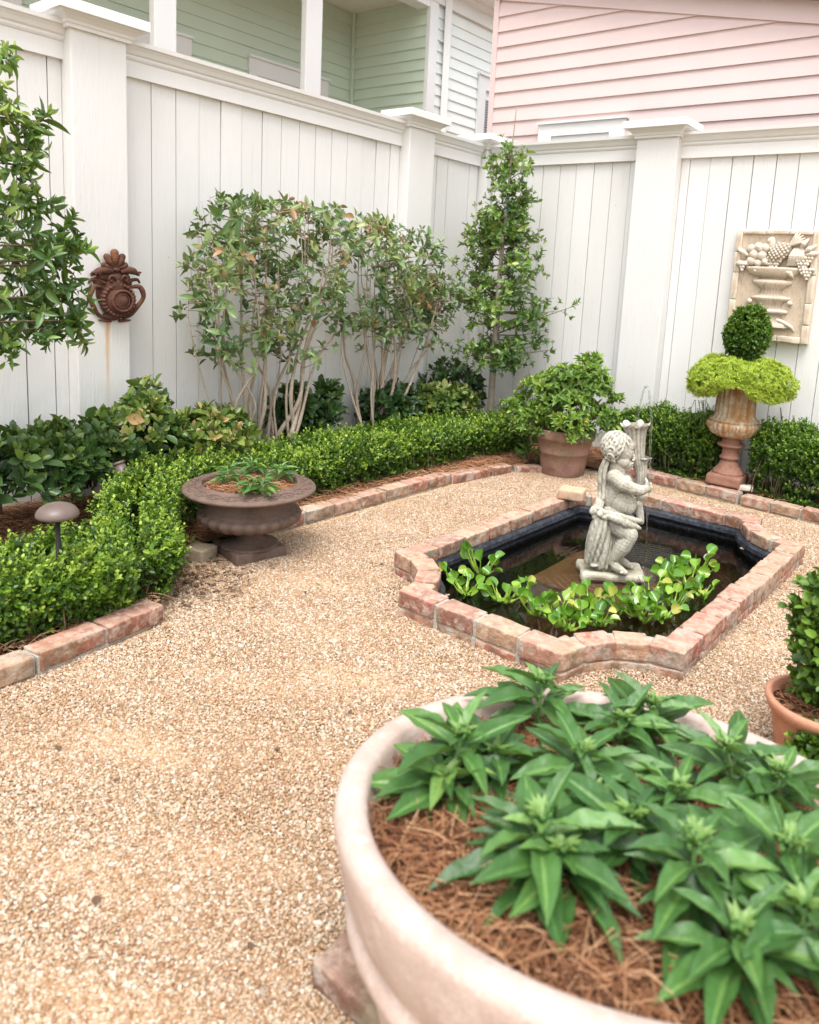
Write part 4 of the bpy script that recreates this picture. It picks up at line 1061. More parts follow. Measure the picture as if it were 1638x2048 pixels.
def m_stone(name, light, dark, lich=(0.22, 0.21, 0.12)):
    t = NT(name); g = t.geo(); up = t.n('ShaderNodeSeparateXYZ'); t.l(g.outputs['True Normal'], up.inputs[0])
    n = t.noise(14, 6, .65); n2 = t.noise(70, 5, .7); n3 = t.noise(6, 4)
    c = t.mix(t.val(n, .35, .7), light, t.mix(.5, light, dark))
    c = t.mix(t.val(n2, .50, .70, 0, .85), c, dark)
    c = t.mix(t.val(t.noise(26, 6, .7, stretch=(1, 1, .35)), .52, .7, 0, .5), c, (.10, .095, .085))
    c = t.mix(t.val(n3, .54, .72, 0, .45), c, lich)
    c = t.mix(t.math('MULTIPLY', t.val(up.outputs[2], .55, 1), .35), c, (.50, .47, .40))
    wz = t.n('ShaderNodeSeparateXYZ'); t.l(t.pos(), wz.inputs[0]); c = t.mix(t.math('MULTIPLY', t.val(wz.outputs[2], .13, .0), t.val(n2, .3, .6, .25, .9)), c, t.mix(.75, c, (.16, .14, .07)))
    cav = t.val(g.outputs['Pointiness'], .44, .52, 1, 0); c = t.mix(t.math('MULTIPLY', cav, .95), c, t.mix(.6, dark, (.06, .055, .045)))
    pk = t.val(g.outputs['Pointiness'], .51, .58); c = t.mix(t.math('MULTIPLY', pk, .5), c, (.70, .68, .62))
    return t.done(t.pbr(c, .85, t.bump(n2, .5, .004, t.bump(t.noise(240, 3), .3, .002)), .2))
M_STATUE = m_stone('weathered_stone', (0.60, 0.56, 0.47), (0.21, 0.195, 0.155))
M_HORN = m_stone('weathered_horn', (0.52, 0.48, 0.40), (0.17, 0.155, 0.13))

def statue():
    root = thing('fountain_statue', (ST[0], ST[1], -.05), 'weathered stone cherub fountain statue hugging a tall horn in the pond', 'statue')
    def S(cx, cy, w=0.0): return at_p(1100 + cx / 4.55, 750 + cy / 4.55, ST, w)
    E = np.stack([RT, -FH, [0, 0, 1.0]], 1)                   # local frame: right, towards the viewer, up
    K = 3.63 / 1531 / 4.55 / .98                              # metres per crop pixel
    b = MB()
    def el(cx, cy, w, r, rot=0.0, yaw=0.0):
        c, s = math.cos(rot), math.sin(rot); M = np.array([[c, 0, -s], [0, 1, 0], [s, 0, c]])
        c, s = math.cos(yaw), math.sin(yaw); M = np.array([[c, -s, 0], [s, c, 0], [0, 0, 1]]) @ M
        b.ell(S(cx, cy, w), r, 20, 13, M=E @ M)
    def ch(p, r):
        P = spline([S(*q) for q in p], 8); R_ = np.interp(np.linspace(0, 1, len(P)), np.linspace(0, 1, len(r)), [v * K if v > 1 else v for v in r])
        b.tube(P, R_, 14); b.ell(P[0], R_[0], 14, 9); b.ell(P[-1], R_[-1], 14, 9)
    # trunk
    el(606, 985, .0, (.056, .050, .078)); el(588, 925, .0, (.050, .056, .040)); el(648, 1150, .006, (.069, .062, .068), -.15); el(672, 1178, .010, (.064, .056, .056)); el(585, 1235, .0, (.064, .060, .05)); el(560, 1080, 0, (.046, .05, .08)); el(690, 965, .024, (.030, .026, .030))
    ch([(612, 790, .0), (602, 900, .0)], [.040, .045])
    # head, turned to the right
    el(610, 655, .0, (.067, .066, .070)); el(655, 690, .0, (.056, .054, .066)); el(690, 640, .002, (.044, .044, .044))
    el(668, 785, .026, (.030, .026, .030), 0, .4); el(694, 785, -.022, (.026, .024, .028)); el(690, 805, .002, (.032, .034, .026)); el(640, 770, .012, (.034, .040, .034))
    el(716, 838, .004, (.016, .017, .0135))                                                # chin
    ch([(690, 692, .040), (725, 690, .032), (752, 700, .018)], [.006, .0075, .0065]); ch([(752, 698, .006), (764, 700, -.010)], [.0065, .006])      # brows
    ch([(750, 700, .010), (758, 738, .010), (766, 766, .010)], [.008, .0085, .0085]); el(756, 776, .018, (.0075, .0065, .0055)); el(759, 777, .003, (.007, .0065, .0055))
    ch([(738, 807, .024), (756, 803, .012), (754, 806, -.004)], [.0035, .0052, .0038]); ch([(734, 822, .022), (750, 825, .010), (746, 823, -.004)], [.0035, .0056, .0038])
    ch([(700, 738, .042), (718, 733, .037), (736, 741, .029)], [.0022, .0032, .0022]); el(718, 741, .0335, (.0085, .006, .006)); ch([(702, 750, .040), (719, 755, .036), (735, 748, .029)], [.0018, .0024, .0018])      # eye and lids
    el(572, 752, .056, (.011, .010, .020))                                                  # ear lobe
    # curls: short swirled locks laid over the skull
    hc = np.array(S(604, 648, 0))
    def lock(d, L, r, twist):
        ax = nrm(d); dn = nrm(np.array([0, 0, -1.0]) - RT * .25 + .9 * np.cross(ax, [0, 0, 1]) * twist); dn = nrm(dn - ax * (dn @ ax)); sd = np.cross(ax, dn)
        P = [hc + ax * .068 * np.array([1, 1, 1.03]) + dn * (L * f) + sd * (L * .35 * math.sin(f * 3.4) * twist) + ax * (.006 * math.sin(f * 3.1)) for f in np.linspace(-.5, .5, 5)]
        C = spline(P, 5); q = np.linspace(0, 1, len(C)); R_ = r * (.5 + .9 * np.sin(np.pi * q ** .8)); b.tube(C, R_, 9); b.ell(C[-1], R_[-1] * 1.4, 9, 6)
    for i in range(120):
        z = 1 - 1.55 * (i + .5) / 120; a = i * 2.399963; d = np.array([math.cos(a) * math.sqrt(1 - z * z), math.sin(a) * math.sqrt(1 - z * z), z])   # right, viewer, up
        if (d[0] > .62 and d[2] < .55) or (d[0] > .36 and d[2] < .30) or (d[0] > .12 and d[2] < -.1): continue
        lock(E @ d, rng.uniform(.024, .038), rng.uniform(.0055, .0085), rng.choice([-1, 1]) * rng.uniform(.4, 1.1))
    def swirl(cx, cy, w, r, a0, dirn=1):
        c = S(cx, cy, w); ax = nrm(c - hc); u = nrm(np.cross(ax, [0, 0, 1.0])); v = np.cross(ax, u); a = a0 + dirn * np.linspace(0, 7.5, 22); rr = np.linspace(r, r * .12, 22)
        b.tube(c + u * (np.cos(a) * rr)[:, None] + v * (np.sin(a) * rr)[:, None] + ax * np.linspace(0, .006, 22)[:, None], np.linspace(.0075, .0045, 22), 8)
    for q in ((560, 690, .064, .024, .3), (545, 735, .060, .018, 2), (600, 712, .066, .015, 1), (515, 700, .045, .02, 3), (720, 585, .026, .017, 0), (668, 560, .03, .018, 2), (620, 600, .055, .02, 4), (748, 640, .012, .013, 1), (505, 640, .03, .02, 5), (530, 765, .04, .015, 1), (580, 780, .05, .012, 2)): swirl(*q, dirn=1 if q[0] % 2 else -1)
    # arms
    el(588, 925, .052, (.037, .034, .037)); ch([(590, 925, .052), (655, 985, .076), (735, 1030, .080)], [.037, .037, .031]); ch([(735, 1030, .080), (820, 1050, .066), (880, 1032, .042)], [.031, .027, .019])
    ch([(680, 930, -.05), (760, 1040, -.065), (830, 1100, -.03)], [.034, .03, .018])
    el(893, 1022, .034, (.020, .013, .018))
    for i, (y0, ln) in enumerate(((992, 1.0), (1012, 1.1), (1032, 1.05), (1052, .85))):
        ch([(895, y0 + 8, .034 - i * .002), (915, y0 - 2 + i * 3, .018), (912, y0 - 8 + i * 4, -.002), (893, y0 - 12 + i * 4, -.016 * ln)], [.0075, .007, .0065, .0055])
    ch([(885, 1000, .034), (880, 968, .026), (872, 942, .012)], [.008, .0072, .006])
    el(840, 1115, -.02, (.018, .016, .016))
    # legs
    ch([(595, 1335, .02), (665, 1400, .05), (725, 1450, .068)], [.058, .052, .041]); el(732, 1458, .070, (.036, .034, .034))
    ch([(725, 1465, .068), (660, 1560, .058), (592, 1650, .046), (570, 1690, .044)], [.039, .043, .030, .024]); el(668, 1540, .042, (.038, .038, .05), .5)
    ch([(568, 1700, .044), (600, 1745, .058), (655, 1785, .082), (682, 1800, .094)], [.024, .024, .020, .015])
    for i in range(5): el(648 + i * 11, 1800 - i * 3, .104 - i * .008, (.0085, .009, .007))
    ch([(640, 1390, -.03), (610, 1540, -.04), (630, 1680, -.035), (690, 1715, -.02), (738, 1748, -.012)], [.05, .04, .026, .02, .014])
    for i in range(4): el(738 + i * 6, 1752 - i * 6, -.004 - i * .008, (.008, .008, .006))
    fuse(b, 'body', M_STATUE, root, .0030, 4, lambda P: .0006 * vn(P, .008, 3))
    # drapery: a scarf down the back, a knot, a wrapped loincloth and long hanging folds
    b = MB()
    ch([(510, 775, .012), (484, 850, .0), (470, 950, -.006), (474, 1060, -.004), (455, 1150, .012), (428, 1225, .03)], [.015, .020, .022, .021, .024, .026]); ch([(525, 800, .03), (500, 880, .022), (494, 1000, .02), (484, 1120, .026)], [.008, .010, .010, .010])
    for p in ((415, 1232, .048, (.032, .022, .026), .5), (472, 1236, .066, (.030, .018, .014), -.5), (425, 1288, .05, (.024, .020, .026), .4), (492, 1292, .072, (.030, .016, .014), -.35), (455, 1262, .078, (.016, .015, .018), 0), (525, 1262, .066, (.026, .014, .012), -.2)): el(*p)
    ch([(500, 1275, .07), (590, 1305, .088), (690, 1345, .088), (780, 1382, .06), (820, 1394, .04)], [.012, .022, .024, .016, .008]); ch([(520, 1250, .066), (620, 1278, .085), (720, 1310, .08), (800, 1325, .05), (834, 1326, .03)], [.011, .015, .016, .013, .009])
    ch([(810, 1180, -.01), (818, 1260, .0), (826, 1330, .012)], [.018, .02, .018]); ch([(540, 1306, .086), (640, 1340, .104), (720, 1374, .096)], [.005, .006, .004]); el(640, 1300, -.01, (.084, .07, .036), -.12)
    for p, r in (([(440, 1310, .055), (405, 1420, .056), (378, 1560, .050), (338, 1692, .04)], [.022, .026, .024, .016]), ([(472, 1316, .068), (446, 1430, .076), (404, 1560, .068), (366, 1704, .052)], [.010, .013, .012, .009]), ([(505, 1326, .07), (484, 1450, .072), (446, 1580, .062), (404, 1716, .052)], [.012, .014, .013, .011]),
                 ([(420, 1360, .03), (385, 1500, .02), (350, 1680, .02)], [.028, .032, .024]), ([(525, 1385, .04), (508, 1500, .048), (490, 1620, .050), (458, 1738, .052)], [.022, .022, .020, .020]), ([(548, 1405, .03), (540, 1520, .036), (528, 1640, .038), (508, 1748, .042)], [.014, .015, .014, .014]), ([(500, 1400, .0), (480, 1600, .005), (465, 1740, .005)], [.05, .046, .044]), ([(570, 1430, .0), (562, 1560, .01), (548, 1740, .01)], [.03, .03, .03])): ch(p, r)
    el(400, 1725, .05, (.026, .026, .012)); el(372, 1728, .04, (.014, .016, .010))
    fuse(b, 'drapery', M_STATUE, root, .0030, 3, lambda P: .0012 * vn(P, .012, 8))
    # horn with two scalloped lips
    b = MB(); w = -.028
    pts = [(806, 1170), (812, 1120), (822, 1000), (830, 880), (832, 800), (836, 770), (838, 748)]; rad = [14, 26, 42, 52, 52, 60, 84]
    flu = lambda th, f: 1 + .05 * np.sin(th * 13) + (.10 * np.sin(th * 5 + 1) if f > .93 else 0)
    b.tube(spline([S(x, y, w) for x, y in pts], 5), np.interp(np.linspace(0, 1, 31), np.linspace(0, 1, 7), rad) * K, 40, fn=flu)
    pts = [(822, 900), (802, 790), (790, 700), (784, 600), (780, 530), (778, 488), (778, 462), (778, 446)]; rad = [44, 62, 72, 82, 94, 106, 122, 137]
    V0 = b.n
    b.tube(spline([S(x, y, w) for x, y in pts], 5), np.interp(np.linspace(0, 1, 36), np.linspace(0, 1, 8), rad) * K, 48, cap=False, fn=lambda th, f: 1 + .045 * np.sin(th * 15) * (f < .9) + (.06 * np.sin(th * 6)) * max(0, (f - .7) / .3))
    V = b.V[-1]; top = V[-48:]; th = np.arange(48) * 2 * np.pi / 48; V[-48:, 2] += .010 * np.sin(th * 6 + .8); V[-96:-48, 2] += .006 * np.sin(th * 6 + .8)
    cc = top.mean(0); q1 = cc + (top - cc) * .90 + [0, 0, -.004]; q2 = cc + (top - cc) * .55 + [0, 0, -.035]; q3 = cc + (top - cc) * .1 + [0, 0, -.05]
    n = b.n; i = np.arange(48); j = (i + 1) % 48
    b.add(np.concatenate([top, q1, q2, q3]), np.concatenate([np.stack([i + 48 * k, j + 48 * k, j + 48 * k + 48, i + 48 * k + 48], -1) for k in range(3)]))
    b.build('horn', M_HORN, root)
    b = MB(); c0 = S(585, 1765, .0); c0 = ST + np.array([0, 0, 0]) + RT * .0; c0 = ST + FH * .028 - RT * .004; b.rbox((c0[0], c0[1], -.022), (.325, .215, .05), math.atan2(.6, .8), .016, .006, (8, 7, 3)); b.build('base', m_stone('base_stone', (0.42, .37, .26), (.17, .145, .085), (.26, .20, .06)), root)
    return S
S_ = statue()

# water: the jet, its fall, and the splash
t = NT('jet_water'); gl = t.n('ShaderNodeBsdfGlossy', Roughness=.03); tr = t.n('ShaderNodeBsdfTransparent'); tr.inputs[0].default_value = (.86, .88, .88, 1)
f_ = t.n('ShaderNodeLayerWeight', Blend=.45); mx = t.n('ShaderNodeMixShader'); t.l(f_.outputs['Facing'], mx.inputs[0]); t.l(tr.outputs[0], mx.inputs[1]); t.l(gl.outputs[0], mx.inputs[2]); M_JET = t.done(mx.outputs[0])
jp = [S_(*p) for p in ((782, 470, -.03), (800, 370, -.03), (835, 210, -.028), (862, 118, -.02), (882, 104, -.01), (900, 135, .0), (914, 260, .012), (922, 420, .02), (914, 600, .024), (910, 760, .03), (912, 870, .034), (906, 1000, .05), (890, 1200, .056), (880, 1420, .06), (874, 1600, .062), (870, 1690, .064))]
C = spline(jp, 14); s = np.arange(len(C)); r = .0052 + .0022 * np.sin(s * 1.1) * np.sin(s * .37 + 1) + .0008 * rng.normal(size=len(C)); r[len(C) * 11 // 15:] *= .65
mb = MB(); mb.tube(C, np.clip(r, .002, .009), 8); o = mb.build('water_jet', M_JET, None, True); tag(o, 'thin clear water jet arching out of the statue horn down to the pond', 'water jet')
mb = MB(); p0 = S_(868, 1690, .064)
for k in range(130):
    a = rng.uniform(0, 6.28); d = abs(rng.normal(0, .055)); h = abs(rng.normal(0, .03)) * math.exp(-d * 8) + .002; rr = rng.uniform(.0012, .0042)
    mb.ell((p0[0] + math.cos(a) * d, p0[1] + math.sin(a) * d, ZW + h), (rr, rr, rr * rng.uniform(.8, 1.9)), 7, 5)
for k in range(7):
    a = k * .9; d = .022; mb.tube([(p0[0] + math.cos(a) * d, p0[1] + math.sin(a) * d, ZW - .004), (p0[0] + math.cos(a) * d * 1.6, p0[1] + math.sin(a) * d * 1.6, ZW + .022), (p0[0] + math.cos(a) * d * 2.0, p0[1] + math.sin(a) * d * 2.0, ZW + .034 * rng.random() + .01)], [.006, .003, .001], 6)
o = mb.build('splash', M_JET, None, True); tag(o, 'splash of water drops where the jet meets the pond', 'splash', kind='stuff')

# ------------------------------------------------------------------ water hyacinths
def hyacinth(px, py, k, size, i, label):
    c = at_z(px, py, ZW)
    root = thing('water_hyacinth', c, label, 'water plant', 'water hyacinths floating in the pond')
    ml, mbul = MB(), MB()
    for j in range(k):
        a = 6.283 * j / k + rng.normal(0, .3); el = rng.uniform(.35, 1.25); d = np.array([math.cos(a) * math.cos(el), math.sin(a) * math.cos(el), math.sin(el)])
        b0 = c + np.array([math.cos(a), math.sin(a), 0]) * .01 + [0, 0, .004]; L = size * rng.uniform(.45, .85) * (.6 + .55 * el / 1.25)
        e = b0 + d * L + np.array([0, 0, L * .12]); m = b0 + d * L * .5 - [0, 0, L * .04]; Q = spline([b0, m, e], 6); f = np.linspace(0, 1, len(Q)); bulge = rng.uniform(.2, 1)
        mbul.tube(Q, .0028 + .0075 * bulge * np.exp(-((f - .42) / .2) ** 2) + .001 * (1 - f), 8, tint=.72 + .2 * rng.random())
        hd = nrm(np.array([math.cos(a), math.sin(a), 0]) * rng.uniform(.5, 1.1) + [0, 0, rng.uniform(-.2, 1.1)] + rng.normal(0, .25, 3)); R_ = rng.uniform(.040, .060) * (size / .11) ** .5
        ml.leaves([e - hd * .004], [hd], [nrm(np.array([.25, -.4, .8]) + rng.normal(0, .38, 3) - d * .3)], R_, R_ * .48, ROUND, np.clip(.5 + rng.normal(0, .28), 0, 1))
    ml.build('leaves', M_HYA, root); mbul.build('stalks', M_HYA, root)
HY = [(960, 1150, 9, .15, 'tall hyacinth at the left end of the pond'), (905, 1165, 5, .09, 'small hyacinth against the left wall of the pond'), (1005, 1205, 7, .12, 'hyacinth one step right of the tall left one'), (1075, 1235, 8, .12, 'hyacinth floating near the front edge, below the plinth'), (1145, 1225, 8, .11, 'hyacinth in the middle of the front row by the coping'), (1180, 1215, 7, .10, 'hyacinth just in front of the statue plinth'),
      (1135, 1262, 6, .08, 'low hyacinth touching the front coping bricks'), (1240, 1228, 8, .11, 'hyacinth between the statue base and the front notch'), (1300, 1200, 8, .12, 'hyacinth right of the statue base'), (1340, 1155, 8, .12, 'hyacinth beside the water splash'), (1395, 1150, 8, .12, 'hyacinth at the far right end of the clump'), (1345, 1215, 8, .12, 'hyacinth near the right coping of the pond'), (1290, 1245, 7, .09, 'hyacinth close to the front right notch'), (1400, 1195, 5, .09, 'small hyacinth touching the right coping'), (1195, 1255, 6, .09, 'low hyacinth beside the front notch of the coping'), (930, 1190, 6, .11, 'hyacinth between the left wall and the tall left plant'), (1045, 1195, 5, .08, 'small hyacinth near the left of the plinth'), (1110, 1245, 7, .12, 'hyacinth in the front band, second from the left front coping'), (1270, 1235, 7, .12, 'leafy hyacinth behind the front right notch'), (1375, 1175, 7, .12, 'leafy hyacinth in the right part of the clump'), (1325, 1240, 6, .10, 'low hyacinth by the right end of the front notch'), (1165, 1250, 7, .11, 'upright hyacinth in the middle of the front band')]
for i, (px, py, k, s, lb) in enumerate(HY): hyacinth(px, py, k + 3, s, i, lb)

# ------------------------------------------------------------------ urns and pots
def rust_run(t, c):
    w = t.noise(22, 5, .7, stretch=(1, 1, .18)); return t.mix(t.val(w, .46, .62), c, (.34, .16, .05))
M_BROWN = m_rough('brown_cast_iron', [(0.085, 0.054, 0.040), (0.155, 0.104, 0.080), (0.115, 0.074, 0.056)], 10, .72, .3, .3)
M_FLUTE = m_rough('rust_and_white_iron', [(0.30, 0.16, 0.07), (0.56, 0.50, 0.38), (0.40, 0.26, 0.13), (0.62, 0.58, 0.47)], 9, .8, .5, .25, 60, rust_run)
M_RUSTRED = m_rough('red_rust_iron', [(0.21, 0.095, 0.065), (0.34, 0.18, 0.125), (0.26, 0.12, 0.085)], 12, .85, .5)
M_TERRA = m_rough('aged_terracotta', [(0.20, 0.105, 0.080), (0.34, 0.20, 0.155), (0.25, 0.13, 0.10)], 7, .85, .35, .2, 60, lambda t, c: t.mix(t.val(t.noise(5, 5, .6), .5, .68, 0, .55), c, (.17, .15, .07)))
M_TERRA2 = m_rough('orange_terracotta', [(0.46, 0.20, 0.12), (0.55, 0.27, 0.17), (0.50, 0.23, 0.14)], 7, .8, .25)
M_TERRA3 = m_rough('pinkish_terracotta', [(0.42, 0.31, 0.26), (0.51, 0.40, 0.345), (0.56, 0.475, 0.425)], 7, .8, .3, .2, 110, lambda t, c: t.mix(t.val(t.noise(30, 6, .7), .55, .66, 0, .5), t.mix(t.val(t.noise(5, 6, .7, stretch=(1, 1, 2.5)), .45, .62, 0, .75), c, (.43, .325, .275)), (.63, .56, .51)))
M_STRAW = m_island('pine_straw', [(0, (0.08, 0.033, 0.016)), (0.35, (0.26, 0.105, 0.046)), (0.7, (0.42, 0.205, 0.10)), (1, (0.60, 0.37, 0.21))], .7, .3, .1)

def straw(name, label, P, Lm, root=None, lift=.35, w=.0011, kind='stuff'):
    """loose pine needles lying over the points P"""
    n = len(P); a = rng.uniform(0, 6.28, n); el = rng.normal(0, lift * .5, n); D = np.stack([np.cos(a) * np.cos(el), np.sin(a) * np.cos(el), np.sin(el)], 1); L = Lm * rng.uniform(.5, 1.3, n)
    S1 = nrm(np.cross(D, [0, 0, 1.0])) * w; bow = rng.normal(0, .12, (n, 1)) * L[:, None] * nrm(np.cross(D, [0, 0, 1.0])) + np.c_[np.zeros(n), np.zeros(n), np.abs(rng.normal(0, .10, n)) * L]
    V = []
    for f in (0, .33, .67, 1.0):
        c = P + D * ((f - .5) * L)[:, None] + bow * (1 - (2 * f - 1) ** 2); ww = S1 * (1.0 if f < .9 else .4); V += [c - ww, c + ww, c + [0, 0, w * 1.6]]
    V = np.stack(V, 1).reshape(-1, 3); F = []
    for k in range(3):
        for s in range(3): F.append([k * 3 + s, k * 3 + (s + 1) % 3, k * 3 + 3 + (s + 1) % 3, k * 3 + 3 + s])
    F = (np.array(F)[None] + (np.arange(n) * 12)[:, None, None]).reshape(-1, 4)
    mb = MB(); mb.add(V, F); o = mb.build(name, M_STRAW, root)
    return tag(o, label, None, None, kind)
def disc_pts(c, R, n, dome=.0): 
    a = rng.uniform(0, 6.28, n); r = R * np.sqrt(rng.random(n)); return np.stack([c[0] + r * np.cos(a), c[1] + r * np.sin(a), c[2] + dome * (1 - (r / R) ** 2) + rng.uniform(0, .012, n)], 1)

# brown wide urn
U1 = np.array([-3.0, 2.25, 0.0])
def urn1():
    root = thing('garden_urn', U1, 'wide low brown iron urn with a patterned rim, standing on the gravel by the hedge', 'urn')
    s = 1.0
    mb = MB(); mb.rbox((U1[0], U1[1], .026), (.265, .265, .056), -.17, .004, .001, (4, 4, 3)); mb.lathe([(.142, .052), (.138, .060), (.120, .064), (.10, .070), (.095, .078)], 48, U1); mb.build('plinth', M_BROWN, root)
    mb = MB(); mb.lathe([(.092, .070), (.070, .085), (.05, .105), (.045, .122), (.05, .135), (.07, .142)], 56, U1, fn=lambda th, k: 1 + .035 * np.cos(th * 18)); mb.build('stem', M_BROWN, root)
    gad = lambda th, k: 1 + (.075 * np.abs(np.sin(th * 12)) ** .7 if 2 <= k <= 8 else 0)
    mb = MB(); mb.lathe([(.06, .138), (.10, .142), (.15, .150), (.19, .163), (.218, .180), (.230, .198), (.232, .212), (.226, .224), (.212, .231), (.218, .234), (.221, .240), (.21, .246), (.203, .262), (.200, .282), (.206, .302), (.222, .318), (.25, .326)], 130, U1, fn=gad); mb.build('bowl', M_BROWN, root)
    mb = MB(); mb.lathe([(.235, .318), (.285, .322), (.310, .330), (.315, .338), (.311, .346), (.288, .353), (.255, .360), (.237, .364), (.233, .371), (.225, .371), (.222, .362), (.216, .330), (.21, .30)], 120, U1)
    for k in range(20):                                           # raised loops on the rim
        a0 = 2 * np.pi * k / 20
        def rimp(a, r): return np.array([U1[0] + math.cos(a) * r, U1[1] + math.sin(a) * r, .3525 + (.285 - r) * .235 + .002])
        pts = [rimp(a0 + .145 * math.cos(q), .272 + .020 * math.sin(q)) for q in np.linspace(0, 6.28, 15)]; mb.tube(np.array(pts), .0032, 5, cap=False)
        for sg in (-1, 1): mb.ell(rimp(a0 + sg * .055, .274), (.009, .009, .004), 8, 5); mb.tube(np.array([rimp(a0 + sg * (.02 + .05 * math.sin(q)), .266 + .006 * q) for q in np.linspace(0, 2.6, 6)]), .0024, 5)
        mb.ell(rimp(a0 + .157, .266), (.006, .006, .004), 7, 4)
    mb.build('rim', M_BROWN, root)
    mb = MB(); mb.lathe([(.0, .335), (.12, .338), (.22, .335)], 32, U1); mb.build('soil', M_SOIL, root)
    straw('pine_straw', 'pine straw filling the wide brown urn', disc_pts(U1 + [0, 0, .338], .205, 900, .02), .075, root)
urn1()

def pentas(root_c, h, label, group, n_tiers, L, tint=.5, buds=True, tpl=BIG_LN, cat='plant'):
    c = np.array(root_c, float); root = thing('pentas_plant', c, label, cat, group); mb, ms = MB(), MB()
    lean = np.array([rng.normal(0, .12), rng.normal(0, .12), 1.0]); top = c + lean * h
    ms.tube([c - [0, 0, .02], (c + top) / 2, top], [.0045, .004, .003], 6, tint=.9)
    for t_ in range(n_tiers):
        f = .25 + .75 * (t_ + .6) / n_tiers; p = c + lean * h * f; k = 5; a0 = t_ * .8 + rng.uniform(0, .5)
        for j in range(k):
            a = a0 + 6.283 * j / k + rng.normal(0, .18); el = (.05 + .55 * f) * rng.uniform(.3, 1.1) + (.12 if t_ == n_tiers - 1 else 0)
            d = np.array([math.cos(a) * math.cos(el), math.sin(a) * math.cos(el), math.sin(el)]); l = L * rng.uniform(.55, 1.15) * (1.0 if t_ < n_tiers - 1 else .66)
            u = nrm(np.array([0, 0, 1.0]) + rng.normal(0, .22, 3) - d * 0); q = p + d * .012; ms.tube([p, q], [.0022, .0018], 5, tint=.9)
            mb.leaves([q], [d], [u], l, l * .150 * rng.uniform(.8, 1.2), tpl, np.clip(tint - .1 + rng.normal(0, .17) + .25 * (f - .6), 0, 1))
    mb.build('leaves', M_PENTA, root)
    if buds:
        for _ in range(22):
            d = rand_dirs(1)[0]; d[2] = abs(d[2]); e = top + d * np.array([.018, .018, .014]) * h / .1 + [0, 0, .004]; ms.tube([top, e], [.0012, .001], 4, tint=.9); ms.ell(e, (.0028, .0028, .0042), 7, 5, tint=.75)
        for _ in range(8):
            a = rng.uniform(0, 6.28); d = np.array([[math.cos(a) * .6, math.sin(a) * .6, .6]]); ms.leaves([top], d, [[0, 0, 1.0]], L * .28, L * .05, MID_LN, .95)
    ms.build('stem_and_buds', M_PENTA, root)
    return root
UP = [((452, 952), 'small pentas at the left of the wide brown urn'), ((500, 972), 'small pentas at the front left of the wide brown urn'), ((527, 975), 'small pentas at the front right of the wide brown urn'), ((510, 935), 'small pentas at the back of the wide brown urn'), ((560, 945), 'small pentas at the right of the wide brown urn')]
for (px, py), lb in UP:
    p = at_z(px, py, .40); pentas((p[0], p[1], .345), .085, lb, 'pentas planted in the wide brown urn', 4, .088, .7, False, leaf_tpl(6, 4, LN, .15, .25, .05))

# tall fluted urn
U2 = np.array([-1.69, 5.30, .085])
def urn2():
    root = thing('fluted_urn', U2, 'tall fluted iron urn, rusty and flaking white, on a red rust base before the hedge', 'urn')
    mb = MB(); mb.rbox((U2[0], U2[1], U2[2] + .045), (.235, .235, .075), .05, .012, .003, (5, 5, 4), rx=.0)
    fl = lambda th, k: 1 + (.05 * np.abs(np.sin(th * 12)) if 2 <= k <= 5 else 0)
    mb.lathe([(.105, .078), (.108, .09), (.100, .10), (.085, .118), (.068, .14), (.056, .168), (.052, .18), (.066, .188), (.072, .196), (.066, .205), (.058, .212), (.055, .235), (.058, .262), (.072, .27), (.092, .278), (.095, .288), (.084, .296), (.066, .30), (.062, .325), (.066, .345)], 72, U2, fn=fl); mb.build('foot', M_RUSTRED, root)
    mb = MB()
    f2 = lambda th, k: 1 + (.07 * np.abs(np.sin(th * 13)) ** .7 if 1 <= k <= 6 else 0) - (.13 * np.abs(np.cos(th * 11)) ** 1.3 if 11 <= k <= 15 else 0)
    mb.lathe([(.06, .335), (.10, .345), (.134, .362), (.157, .388), (.168, .413), (.172, .430), (.168, .445), (.160, .452), (.167, .458), (.166, .468), (.150, .476), (.140, .50), (.137, .54), (.136, .60), (.137, .66), (.141, .70), (.146, .706), (.165, .716), (.18, .728), (.182, .736), (.17, .738), (.135, .70), (.115, .68)], 156, U2, fn=f2); mb.build('bowl', M_FLUTE, root)
    mb = MB(); mb.lathe([(.0, .70), (.115, .70)], 24, U2); mb.build('soil', M_SOIL, root)
urn2()
stone('loose_brick', 'pale broken brick wedged under the right corner of the fluted urn', (U2[0] + .145, U2[1] - .045, .098), (.10, .07, .035), .2, m_rough('pale_brick', [(.55, .48, .40), (.66, .6, .52)], 20))
